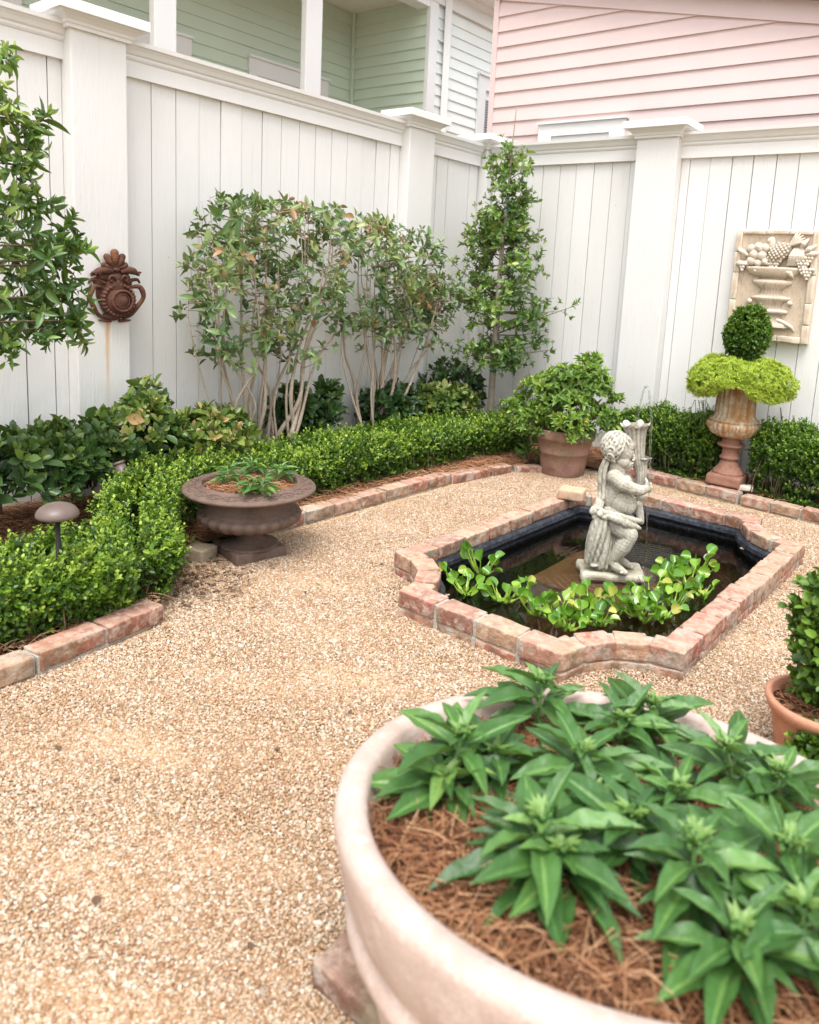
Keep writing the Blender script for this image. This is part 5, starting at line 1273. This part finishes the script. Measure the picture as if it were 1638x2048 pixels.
def sedum():
    c = U2 + [0, 0, .74]
    root = thing('sedum_plant', c, 'bright lime sedum cushion spilling over the fluted urn', 'plant'); mb = MB(); n = 6200
    vd = np.arctan2(-U2[1], -U2[0])
    path = np.array([(.08, .12), (.15, .145), (.22, .138), (.28, .105), (.325, .05), (.34, -.01), (.33, -.06), (.295, -.095), (.25, -.09)]); pt = np.linspace(0, 1, len(path))
    def surf(a, s, k=1.0):
        rel = (a - vd + np.pi) % (2 * np.pi) - np.pi                 # 0 = towards the viewer
        gap = np.exp(-((rel + .06) / .40) ** 2); s = s * (1 - .36 * gap)
        sag = 1 + .15 * np.exp(-((np.abs(rel) - .9) / .35) ** 2)
        r = np.interp(s, pt, path[:, 0]) * (1 - .10 * gap * s) * (1 + .05 * np.sin(a * 3 + 1) + .035 * np.sin(a * 7)); z = np.interp(s, pt, path[:, 1]); z = np.where(z < 0, z * sag, z * (1 + .12 * np.sin(a * 4 + 2)))
        return np.stack([np.cos(a) * r * k, np.sin(a) * r * k, z * k], -1)
    a = rng.uniform(0, 2 * np.pi, n); s_ = rng.random(n) ** .8
    P = surf(a, s_); N = nrm(np.cross(surf(a + .02, s_) - P, surf(a, s_ + .02) - P)); N *= np.sign((N * (P - [0, 0, .03])).sum(1))[:, None]
    P = P * (1 + .07 * vn(P, .07, 4) + .06 * vn(P, .03, 9))[:, None] + c
    keep = P[:, 1] < YR - .01; P, N = P[keep], N[keep]
    D = nrm(N + [0, 0, .45] + rng.normal(0, .35, N.shape)); dep = np.abs(rng.normal(0, .012, len(P))); P = P - N * dep[:, None]
    rosettes(mb, P, D, 9, .019, .15, NEEDLE, .70 + .2 * vn(P, .05, 6) - dep * 8, (.25, 1.35), .25, .14)
    P2 = P[rng.choice(len(P), 900)] ; rosettes(mb, P2 + D[:1] * 0 + [0, 0, .006], nrm(rng.normal(0, .5, P2.shape) + [0, 0, 1]), 9, .015, .16, NEEDLE, .85, (.2, 1.2))
    mb.build('foliage', M_SEDUM, root)
    mb = MB(); A_, S2 = np.meshgrid(np.linspace(0, 2 * np.pi, 49)[:-1], np.linspace(0, 1, 12), indexing='ij'); Q = surf(A_.ravel(), S2.ravel(), .86); ii, jj = np.meshgrid(np.arange(48), np.arange(11), indexing='ij'); q0 = ii * 12 + jj; q1 = ((ii + 1) % 48) * 12 + jj
    mb.add(Q + c, np.stack([q0, q1, q1 + 1, q0 + 1], -1).reshape(-1, 4), .0); mb.build('inner_stems', M_SEDUM, root)
    mb = MB()
    for k in range(9):                                                                # trailing strands on the left
        b = at_p(1400 + rng.normal(0, 9), 800, U2, .05); L = rng.uniform(.10, .2); Q = spline([b, b + [rng.normal(0, .015), 0, -L * .5], b + [rng.normal(0, .03), 0, -L]], 6); mb.tube(Q, .0015, 4, tint=.1)
        rosettes(mb, Q, np.repeat([[0, 0, -1.0]], len(Q), 0) + rng.normal(0, .3, Q.shape), 4, .009, .3, NEEDLE, .2, (.4, 1.4))
    mb.build('trailing_strands', m_leaf('sedum_strand', [(0, (.10, .16, .04)), (1, (.22, .30, .06))]), root)
sedum()
def ball_topiary(name, label, base, c, r, n, stem_r=.006, fresh=.5, sd=0, cat='topiary', leafL=.019):
    root = thing(name, base, label, cat); mb = MB(); c = np.array(c, float); r = np.array(r, float)
    for m, dp, lo in ((n, .012, 0), (n // 2, .05, .25)):
        d = rand_dirs(m); lump = 1 + .15 * vn(c + d * r, .08, sd) + .05 * vn(c + d * r, .03, sd + 4) - np.abs(rng.normal(0, dp, m)) / r.mean(); P = c + d * r * lump[:, None]; P = P[P[:, 2] > base[2]]; d = nrm((P - c) / r)
        D = nrm(d + [0, 0, .55] + rng.normal(0, .3, d.shape)); L = rng.uniform(.025, .05, len(P)) * np.where(rng.random(len(P)) < .12, 1.7, 1) * (2.0 if leafL > .025 else 1)
        sprigs(mb, P - D * (L * .6)[:, None], D, L, leafL, .31, TINY, .42 + (fresh - .5) + .18 * vn(P, .08, sd + 2) + .16 * d[:, 2] - lo, 5)
    mb.build('foliage', M_BOX, root); mb = MB()
    for k in range(7):
        q = c + rand_dirs(1)[0] * r * .7; mb.tube(spline([np.array(base), (np.array(base) + q) / 2 + rng.normal(0, .012, 3), q], 4), np.linspace(stem_r, .002, 9), 5)
    mb.build('stems', M_TWIG, root)
_c = at_p(1494, 668, U2)
ball_topiary('box_topiary', 'small egg-shaped box topiary growing out of the lime sedum', U2 + [0, 0, .72], (_c[0], _c[1], _c[2] + .0), (.140, .140, .185), 1250, fresh=.5, sd=41)

# azalea in the aged pot
A0 = np.array([-2.80, 4.92, 0.0])
def azalea():
    root = thing('terracotta_pot', A0, 'large aged terracotta pot with green stains behind the pond', 'pot')
    mb = MB(); k = 1.02; mb.lathe([(r * k, z * k) for r, z in [(.0, .0), (.150, .0), (.157, .012), (.172, .10), (.183, .165), (.188, .168), (.190, .178), (.188, .184), (.203, .27), (.216, .272), (.222, .29), (.225, .335), (.222, .345), (.205, .347), (.20, .33), (.195, .29)]], 64, A0); mb.build('pot_wall', M_TERRA, root)
    mb = MB(); mb.lathe([(0, .31), (.198, .30)], 24, A0); mb.build('soil', M_SOIL, root)
    c = A0 + np.array([0, 0, .3])
    def q(px, py, w=0): return at_p(px, py, A0, w)
    blobs = [(q(1135, 812, .02), (.25, .25, .16)), (q(1060, 838, .0), (.15, .15, .12)), (q(1180, 775, .0), (.19, .19, .18)), (q(1090, 780, -.03), (.18, .18, .15)), (q(1130, 770, 0), (.16, .16, .15)), (q(1130, 855, .14), (.20, .16, .12)), (q(1205, 840, .05), (.13, .14, .12)), (q(1180, 730, -.04), (.08, .08, .08)), (q(1235, 800, 0), (.05, .05, .05)), (q(1028, 815, .0), (.08, .08, .09))]
    shrub('azalea_plant', 'loose bright green azalea bush filling the large aged terracotta pot', blobs, 1050, M_AZ, .048, .21, MID_OV, 7, .66, 'shrub', 26, c, None, .6, (.4, 1.3), None, .3, .25, 71)
    # dwarf strap grass drooping over the rim on the right
    g = thing('dwarf_mondo_grass', q(1190, 880, .05), 'dark fine grass drooping over the right rim of the aged terracotta pot', 'grass tuft'); mb = MB()
    for i in range(170):
        b = A0 + np.array([0, 0, .33]) + RT * rng.normal(.13, .05) - FH * rng.normal(.14, .04); a = rng.uniform(-2.2, 2.2); d = nrm(-FH * math.cos(a) + RT * math.sin(a)); L = rng.uniform(.07, .16); s = np.cross(d, [0, 0, 1.0]) * .002
        Q = spline([b, b + d * L * .4 + [0, 0, L * .25], b + d * L * .75 + [0, 0, -L * .45]], 4); w = np.linspace(1, .2, len(Q))[:, None]; mb.add(np.stack([Q - s * w, Q + s * w], 1).reshape(-1, 3), np.array([(2 * k, 2 * k + 1, 2 * k + 3, 2 * k + 2) for k in range(len(Q) - 1)]), rng.random())
    mb.build('blades', M_STRAP, g)
azalea()
_p = at_z(1055, 905, .12)
def low_seedling():
    c = np.array([_p[0] + .0, _p[1], .05]); root = thing('seedling_plant', c, 'small leafy seedling on the mulch left of the aged terracotta pot', 'plant'); mb = MB(); P = c + rng.normal(0, 1, (14, 3)) * [.07, .07, .03] + [0, 0, .08]; rosettes(mb, P, nrm(rng.normal(0, .4, P.shape) + [.2, -.3, 1]), 6, .06, .2, MID_LN, .4, (.5, 1.3)); mb.build('leaves', M_AZ, root)
    mb = MB()
    for p in P: mb.tube([c, (c + p) / 2, p], .002, 4)
    mb.build('stems', M_TWIG, root)
low_seedling()

# ------------------------------------------------------------------ foreground planter
PC = np.array([-0.500, 1.221, 0.0])
PT = np.array([0.0435, -0.1323])                      # the planter leans: its near side is propped on a brick
PN = nrm(np.array([-PT[0], -PT[1], 1.0])); PU = nrm(np.cross([0, 1.0, 0], PN)); PV = np.cross(PN, PU)
def lean(V):
    """from the planter's own upright frame to where it leans"""
    q = np.asarray(V, float) - PC - [0, 0, .45]; return PC + [0, 0, .45] + q[:, :1] * PU + q[:, 1:2] * PV + q[:, 2:] * PN
def pot_plane(x, y, h): return .45 + PT[0] * (x - PC[0]) + PT[1] * (y - PC[1]) + h
def planter():
    root = thing('terracotta_planter', PC, 'big round pinkish terracotta planter in the right foreground', 'planter')
    mb = MB(); mb.lathe([(r * 1.195, z) for r, z in [(.0, .062), (.30, .062), (.335, .063), (.348, .07), (.358, .11), (.368, .15), (.380, .20), (.390, .235), (.398, .252), (.412, .262), (.419, .275), (.420, .288), (.416, .30), (.411, .306), (.417, .32), (.427, .345), (.434, .37), (.440, .40), (.4445, .425), (.447, .44), (.446, .452), (.440, .460), (.428, .464), (.412, .462), (.402, .455), (.398, .43), (.37, .33)]], 144, PC, fn=lambda th, k: 1 + .0015 * np.sin(th * 5 + k)); mb.V = [lean(v) for v in mb.V]; mb.build('bowl', M_TERRA3, root)
    mb = MB(); mb.lathe([(.0, .405), (.24, .405), (.472, .39)], 48, PC); mb.V = [lean(v) for v in mb.V]; mb.build('soil', M_SOIL, root)
    straw('pine_straw', 'pine straw mulch filling the big round planter', lean(disc_pts(PC + [0, 0, .398], .462, 6400, .025)), .12, root, .45, .0010)
planter()
def foot_brick():
    z = .062; c0 = at_z(620, 1923, z); e1 = nrm((at_z(755, 2035, z) - c0)[:2]); e2 = np.array([e1[1], -e1[0]]); e2 = e2 if e2 @ (at_z(690, 1868, z) - c0)[:2] > 0 else -e2
    c = c0[:2] + e1 * .11 + e2 * .06
    stone('loose_brick', 'old chipped brick jutting out under the left side of the big round planter', (c[0], c[1], .031), (.22, .115, .062), math.atan2(e1[1], e1[0]), m_brick('mossy_old_brick', .75, .25))
foot_brick()
FP = [((908, 1455), .53, 'far left, against the rim'), ((1078, 1352), .55, 'at the far edge of the planter'), ((1180, 1490), .53, 'in the middle, behind the big clump'), ((1062, 1612), .54, 'in the front left with leaves over bare straw'), ((1400, 1668), .56, 'in the front, the biggest of the planter'), ((1492, 1490), .55, 'with two upright leaves near the right rim'), ((1300, 1400), .53, 'at the far right rim'), ((1560, 1655), .55, 'at the right edge of the frame'), ((1330, 1560), .51, 'low and half hidden in the centre of the planter'), ((1620, 1800), .52, 'at the bottom right corner of the frame'), ((1480, 1850), .49, 'drooping lowest over the straw at the bottom'), ((1190, 1590), .50, 'squeezed between the middle and front left clumps'), ((1240, 1430), .51, 'behind the middle clump, towards the far rim'), ((990, 1500), .49, 'low, just right of the far left one'), ((1125, 1680), .50, 'low, right behind the front left plant'), ((905, 1545), .47, 'small, just inside the left rim'), ((1290, 1620), .53, 'between the front left and the biggest front clumps'), ((1560, 1540), .52, 'at the right rim above the corner clump')]
for (px, py), z, lb in FP:
    d = ray(px, py); t_ = ((PC + PN * (z - .45) + [0, 0, .45] - [0, 0, HC]) @ PN) / (d @ PN); p = np.array([0, 0, HC]) + d * t_; zb = pot_plane(p[0], p[1], -.045)
    pentas((p[0], p[1], zb), z - .405 - .01, 'broad-leaved pentas ' + lb, 'pentas planted in the big round planter', 4, .148, .5)

# small orange pot with a box plant, at the right edge
Q0 = np.array([-.405, 2.395, 0.0])
def small_pot():
    root = thing('terracotta_pot', Q0, 'orange terracotta pot at the right edge beside the pond', 'pot')
    mb = MB(); mb.lathe([(.0, .0), (.10, .0), (.108, .01), (.132, .13), (.142, .165), (.150, .168), (.157, .19), (.158, .203), (.150, .208), (.140, .205), (.138, .16)], 56, Q0); mb.build('pot_wall', M_TERRA2, root)
    mb = MB(); mb.lathe([(0, .175), (.139, .172)], 24, Q0); mb.build('soil', M_SOIL, root)
    straw('pine_straw', 'pine straw in the orange pot', disc_pts(Q0 + [0, 0, .176], .13, 420, .012), .06, root)
small_pot()
ball_topiary('box_topiary', 'young box plant with long fresh shoots in the orange pot at the right edge', Q0 + [0, 0, .17], Q0 + np.array([.055, .02, .40]), (.155, .155, .25), 330, .006, .56, 51, 'shrub', .030)
_c = at_p(1620, 1500, Q0 + np.array([-.0, -.12, 0])); ball_topiary('box_seedling', 'low box sprigs in front of the orange pot at the right edge', (_c[0] + .03, _c[1], .0), (_c[0] + .05, _c[1], max(.09, _c[2] - .0)), (.10, .10, .09), 300, .004, .5, 52, 'shrub', .022)

# ------------------------------------------------------------------ mulch, litter, lights, wall pieces
def bed_points(n):
    P = np.c_[rng.uniform(XL, 0.3, n * 3), rng.uniform(0.2, YR, n * 3)]; x, y = P[:, 0], P[:, 1]
    ins = ((x < -3.2) & (y > 1.9)) | ((x < -2.66) & (y < 1.5)) | ((x < -2.7) & (y < 2.0) & (y - 1.55 < -(x + 2.66) * .9)) | ((y > 5.24) & (x > -2.6)) | ((x < -2.7) & (y > 5.05)) | ((x < -3.06) & (y > 4.3))
    P = P[ins][:n]; return np.c_[P, .055 + .012 * rng.random(len(P)) + .012 * vn(np.c_[P, P[:, :1] * 0], .12, 4)]
o = straw('pine_straw_mulch', 'rusty brown pine straw mulch covering the planting beds', bed_points(26000), .10, None, .3, .0011)
def litter():
    n = 700; P = np.c_[np.concatenate([rng.normal(-2.70, .06, n // 2), rng.normal(-2.90, .15, n // 2)]), np.concatenate([rng.uniform(.4, 1.6, n // 2), rng.normal(1.86, .14, n // 2)]), np.full(n, .05)]
    P[:, 2] = np.where(P[:, 0] < -2.62, .062, .016); P[n // 2:, 2] = .014; P[:, 2] += rng.random(n) * .012
    a = rng.uniform(0, 6.28, n); D = np.c_[np.cos(a), np.sin(a), rng.normal(0, .2, n)]; mb = MB(); L = rng.uniform(.012, .035, n); mb.leaves(P, D, nrm(np.c_[rng.normal(0, .35, (n, 2)), np.ones(n)]), L, L * .28, MID_OV, rng.random(n))
    o = mb.build('leaf_litter', m_island('dry_leaf', [(0, (.07, .04, .025)), (.5, (.17, .10, .055)), (1, (.34, .23, .13))])); tag(o, 'scattered dry brown leaf litter under the left foreground hedge', 'leaf litter', kind='stuff')
litter()
for k in range(0, 26, 2):
    q = at_z(*[(120, 1500), (300, 1420), (480, 1260), (700, 1250), (560, 1500), (330, 1640), (760, 1130), (650, 1340), (190, 1810), (420, 1760), (830, 1040), (930, 1000), (1010, 960), (980, 985), (890, 1010), (600, 1620), (500, 1900), (90, 1950), (240, 1560), (400, 1300), (700, 1420), (350, 1180), (420, 1200), (560, 1190), (1330, 1330), (1450, 1280)][k], .009); a = rng.uniform(0, 6.28)
    mb = MB(); l = rng.uniform(.014, .03); mb.leaves([q], [[math.cos(a), math.sin(a), .05]], [nrm(np.array([rng.normal(0, .2), rng.normal(0, .2), 1]))], l, l * .3, MID_OV, .5)
    o = mb.build('fallen_leaf', bpy.data.materials['dry_leaf'], None, True, loc=q); tag(o, 'small dry brown leaf fallen on the gravel path', 'leaf', 'dry leaves scattered on the gravel')
M_BRONZE = m_rough('bronze_paint', [(0.115, 0.082, 0.068), (0.145, 0.105, 0.088)], 30, .42, .05, .5)
M_BLACKP = m_rough('black_plastic', [(0.015, 0.015, 0.016), (0.03, 0.03, 0.03)], 30, .5, .1)
def path_light():
    c = np.array([-2.735, 1.225, .05]); root = thing('path_light', c, 'bronze mushroom-topped path light standing in the left foreground hedge', 'path light')
    mb = MB(); prof = [(.071 * math.cos(a), .045 * math.sin(a)) for a in np.linspace(.0, 1.5, 12)]; mb.lathe([(.010, -.012), (.056, -.010), (.068, -.006)] + prof + [(.001, .0455)], 48, c + [0, 0, .432]); mb.build('cap', M_BRONZE, root)
    mb = MB(); mb.tube([c + [0, 0, .03], c + [0, 0, .43]], .0085, 12); mb.build('pole', M_BLACKP, root)
    mb = MB(); mb.lathe([(.014, -.03), (.020, .0), (.021, .022), (.026, .024), (.028, .03), (.028, .046), (.02, .05), (.018, .066), (.01, .07)], 20, c); mb.build('ground_spike', M_BLACKP, root)
path_light()
def spotlight():
    c = at_x(248, 975, -3.46); root = thing('spotlight', (c[0], c[1], .05), 'bronze tube spotlight tilted among the low shrubs by the fence', 'spotlight')
    a = at_x(255, 972, -3.46); b = at_x(238, 928, -3.50); d = nrm(b - a); mb = MB(); mb.tube([a, b], .026, 20); mb.tube([b - d * .001, b + d * .012], .029, 20); mb.tube([a + d * .03, a + d * .034], .0275, 20); mb.build('tube_body', M_BRONZE, root)
    mb = MB(); mb.tube([(c[0], c[1], .02), (c[0], c[1], a[2] - .01), a + d * .02], .008, 8); mb.build('stake', M_BLACKP, root)
spotlight()
mb = MB(); mb.tube(spline([at_y(1561, 815, YR - .03), at_y(1563, 835, YR - .03), at_y(1568, 855, YR - .04), at_y(1574, 878, YR - .05), at_y(1576, 900, YR - .08)], 6), .004, 8); o = mb.build('drip_hose', M_BLACKP, None); tag(o, 'thin black drip hose against the fence right of the fluted urn', 'hose')

M_ORN = m_rough('ornament_rust', [(0.055, 0.027, 0.022), (0.125, 0.056, 0.038), (0.08, 0.036, 0.028)], 16, .85, .5, .25, 90, lambda t, c: t.mix(t.val(t.noise(7, 4), .5, .7, 0, .5), c, (.36, .15, .06)))
def ornament(shift=(0, 0, 0), label='', tilt=0):
    X = XL + PROUD
    def O(x, y, d=0.0): p = at_x(120 + x / 7.445, 480 + y / 7.445, X); return np.array([X + d, p[1], p[2]]) + shift
    K = float(np.linalg.norm(O(100, 0) - O(0, 0))) / 100
    c = O(850, 900); root = thing('iron_ornament', c, label, 'ornament')
    b = MB(); Ex = np.array([[0, 0, 1.0], [1, 0, 0], [0, 1, 0]])   # local (along y, up, out) -> world
    def el(x, y, d, ry, rz, rx): b.ell(O(x, y, d), (rx, ry * K, rz * K), 16, 10)
    def tb(p, r): C = spline([O(*q) for q in p], 6); b.tube(C, np.interp(np.linspace(0, 1, len(C)), np.linspace(0, 1, len(r)), r) * K, 10)
    el(820, 900, .015, 250, 255, .055); el(800, 780, .0, 300, 330, .03); el(790, 690, .02, 170, 150, .035); el(780, 570, .02, 150, 120, .026); el(640, 540, .01, 120, 75, .024); el(930, 560, .01, 110, 80, .024); el(590, 620, .0, 110, 95, .022); el(985, 640, .0, 95, 90, .022); el(760, 1130, .01, 160, 75, .03)
    for k in range(26):                                    # ruffled shell round the boss
        a = 6.283 * k / 26; el(845 + math.cos(a) * 225 - 25, 890 + math.sin(a) * 225, .028, 42, 42, .028)
    a = np.linspace(0, 6.283, 33); b.tube(np.array([O(850 + 150 * math.cos(q), 900 + 150 * math.sin(q), .062) for q in a]), 22 * K, 9, cap=False)
    el(850, 905, .05, 112, 112, .022)
    b.tube(np.array([O(850 + 100 * math.cos(q), 905 + 100 * math.sin(q), .064) for q in a]), 7 * K, 6, cap=False)
    root_o = b.build('boss', M_ORN, root)
    b = MB()
    for ang, ln, wd in ((-72, 230, 66), (-36, 265, 78), (0, 285, 90), (36, 265, 78), (72, 230, 66)):   # five-lobed palmette
        q = math.radians(ang); b.chain([O(770, 430, .03), O(770 + math.sin(q) * ln * .55, 430 - math.cos(q) * ln * .5, .035), O(770 + math.sin(q) * ln * .72, 430 - math.cos(q) * ln * .85, .03)], [18 * K, wd * .62 * K, wd * .70 * K])
    el(780, 440, .03, 80, 40, .02); b.build('palmette', M_ORN, root)
    b = MB()
    for sx in (1, -1):
        f = lambda x: 800 + sx * (x - 800)
        tb([(f(760), 600, .05), (f(740), 540, .055), (f(690), 530, .05), (f(665), 575, .05), (f(690), 610, .05), (f(715), 585, .052)], [14, 20, 20, 18, 14, 10])
        tb([(f(745), 470, .03), (f(640), 445, .03), (f(540), 465, .025), (f(440), 520, .01)], [40, 66, 58, 22]); tb([(f(640), 640, .02), (f(560), 600, .012), (f(460), 590, .006), (f(420), 640, .004)], [30, 30, 26, 18])
        tb([(f(590), 700, .02), (f(470), 690, .03), (f(420), 760, .035), (f(405), 860, .03), (f(470), 980, .02), (f(560), 1110, .012), (f(680), 1160, .012)], [26, 40, 44, 34, 38, 30, 24])
        for q in range(5): el(f(455 + q * 28), 480 + (q % 2) * 20, .03, 22, 18, .016)
        tb([(f(560), 1190, .01), (f(640), 1195, .012), (f(740), 1200, .014)], [10, 22, 26])
    b.build('scrolls', M_ORN, root)
    return root
ornament((0, 0, 0), 'rusty cast iron cartouche ornament hung on the first capped post, half behind leaves')
_o1 = at_x(222, 580, XL + PROUD); _o2 = at_x(852, 600, XL + PROUD); ornament(tuple(_o2 - _o1), 'rusty iron ornament on the middle post, nearly hidden by the right shrub')

# carved plaque
M_PLQ = m_stone('plaque_stone', (0.68, 0.56, 0.43), (0.46, 0.36, 0.26), (0.55, 0.44, 0.31))
def plaque():
    Y = YR - .03
    def Q(x, y, d=0.0): p = at_y(1300 + x / 3.53, 430 + y / 3.53, Y); return np.array([p[0], Y - d, p[2]])
    K = float(np.linalg.norm(Q(700, 500) - Q(600, 500))) / 100
    TL, TR, BL, BR = Q(618, 104), Q(1196, 100), Q(545, 875), Q(1122, 922)
    x0, x1, z0, z1 = (TL[0] + BL[0]) / 2, (TL[0] + BL[0]) / 2 + .575, BR[2] + .005, TL[2]
    root = thing('wall_plaque', ((x0 + x1) / 2, Y, z0), 'carved cream stone plaque of a fruit-filled urn hung on the right fence', 'plaque')
    mb = MB(); mb.rbox(((x0 + x1) / 2, Y + .005, (z0 + z1) / 2), (x1 - x0, .04, z1 - z0), 0, .006, .002, (10, 3, 12)); mb.build('slab', M_PLQ, root)
    mb = MB(); w = .048
    def bl(xa, xb, za, zb): mb.rbox(((xa + xb) / 2, Y - .018, (za + zb) / 2), (xb - xa - .003, .034, zb - za - .003), 0, .006, .003, (5, 3, 4))
    cut = np.linspace(z0, z1, 6) + np.r_[0, rng.normal(0, .02, 4), 0]
    for k in range(5): bl(x0, x0 + w, cut[k], cut[k + 1]); bl(x1 - w, x1, cut[k], cut[k + 1])
    cx = np.linspace(x0 + w, x1 - w, 4)
    for k in range(3): bl(cx[k], cx[k + 1], z1 - w * .7, z1); bl(cx[k], cx[k + 1], z0, z0 + w)
    mb.build('border', M_PLQ, root)
    b = MB(); xm = (x0 + x1) / 2; zz = lambda f: z0 + (z1 - z0) * f
    # urn: half-round turned profile
    prof = [(.155, .13), (.155, .165), (.12, .175), (.10, .20), (.085, .235), (.10, .255), (.13, .26), (.13, .285), (.09, .295), (.085, .33), (.11, .37), (.135, .385), (.14, .40), (.10, .41), (.08, .43), (.078, .47), (.10, .49), (.125, .515), (.14, .53), (.135, .55), (.09, .56), (.10, .575), (.14, .59), (.18, .615), (.20, .65), (.205, .662), (.19, .668)]
    n = 40; th = np.linspace(np.pi, 2 * np.pi, n); V = np.concatenate([np.stack([xm + r * np.cos(th), Y - .012 + r * .34 * np.sin(th) * (1 + (.10 * np.abs(np.sin(th * 12)) if f in (.33, .37, .43, .47, .49) else 0)), np.full(n, zz(f))], 1) for r, f in prof])
    i, j = np.meshgrid(np.arange(len(prof) - 1), np.arange(n - 1), indexing='ij'); a = i * n + j; b.add(V, np.stack([a, a + 1, a + n + 1, a + n], -1).reshape(-1, 4))
    for sx in (-1, 1): b.ell((xm + sx * .14, Y - .03, zz(.355)), .018, 10, 7)
    b.build('carved_urn', M_PLQ, root)
    b = MB()
    def sp(x, z, r, d=.02): b.ell((xm + x, Y - d, zz(z)), (r, r * .8, r), 14, 9)
    for x, z, r in ((-.16, .72, .034), (-.11, .70, .03), (-.145, .775, .036), (-.09, .77, .038), (-.17, .83, .030), (-.07, .835, .034), (-.04, .90, .026), (-.19, .695, .022), (-.12, .845, .032), (-.06, .715, .032), (.20, .72, .022)): sp(x, z, r, .03)
    b.ell((xm - .03, Y - .03, zz(.875)), (.024, .02, .05), 12, 8)
    # pineapple with a lattice of knobs, and its crown
    ax = nrm(np.array([.8, 0, .6])); ay = np.array([-ax[2], 0, ax[0]]); c = np.array([xm + .03, Y - .03, zz(.80)]); M = np.stack([ax, [0, -1, 0], ay], 1); b.ell(c, (.095, .05, .062), 22, 14, M=M)
    for u in np.linspace(-.8, .8, 8):
        for v in np.linspace(-.8, .8, 6):
            if u * u + v * v < .85: h = math.sqrt(1 - u * u - v * v); b.ell(c + ax * (.095 * u) + ay * (.062 * (v + .08 * (int(u * 5) % 2))) + np.array([0, -.05 * h, 0]), .009, 7, 5)
    for k, an in enumerate((-.5, -.2, .1, .4, .7)): d = nrm(ax * math.cos(an * .7) + ay * math.sin(an * .7)); b.chain([c + ax * .085 - [0, .015, 0], c + ax * .085 + d * .06 - [0, .02, 0], c + ax * .085 + d * .105 - [0, .014, 0]], [.010, .011, .004])
    # melon, leaves, grapes
    for k in range(5): b.chain([(xm + .10 + k * .016, Y - .03, zz(.70)), (xm + .115 + k * .019, Y - .05, zz(.77)), (xm + .13 + k * .012, Y - .03, zz(.84))], [.014, .018, .010])
    for (px_, pz, nr) in ((.0, .665, 5), (.20, .70, 6), (-.215, .63, 3), (.235, .60, 4)):
        for r_ in range(nr):
            for k in range(nr - r_): b.ell((xm + px_ + (k - (nr - r_ - 1) / 2) * .021 + rng.normal(0, .002), Y - .045 - rng.random() * .008, zz(pz) + .045 - r_ * .021), .0125, 8, 6)
    for (px_, pz, an, L) in ((-.07, .66, 3.6, .09), (-.03, .68, 2.4, .07), (.06, .66, -.5, .10), (.10, .66, -1.0, .08), (-.19, .77, 2.6, .09), (-.2, .70, 3.3, .07), (.19, .80, .6, .10), (.2, .78, .2, .11), (.17, .84, 1.0, .08), (-.10, .80, 1.8, .06)):
        d = np.array([math.cos(an), 0, math.sin(an)]); b.chain([np.array([xm + px_, Y - .035, zz(pz)]), np.array([xm + px_, Y - .05, zz(pz)]) + d * L * .5, np.array([xm + px_, Y - .03, zz(pz)]) + d * L], [.010, .020, .004])
    b.build('carved_fruit', M_PLQ, root)
    b = MB()
    for k in range(7): b.chain([(xm + .05, Y - .02, zz(.20)), (xm + .10 + k * .01, Y - .04, zz(.19 - k * .006)), (xm + .14 + k * .008, Y - .025, zz(.17 - k * .010))], [.012, .013, .006])
    b.build('carved_leaf', M_PLQ, root)
plaque()
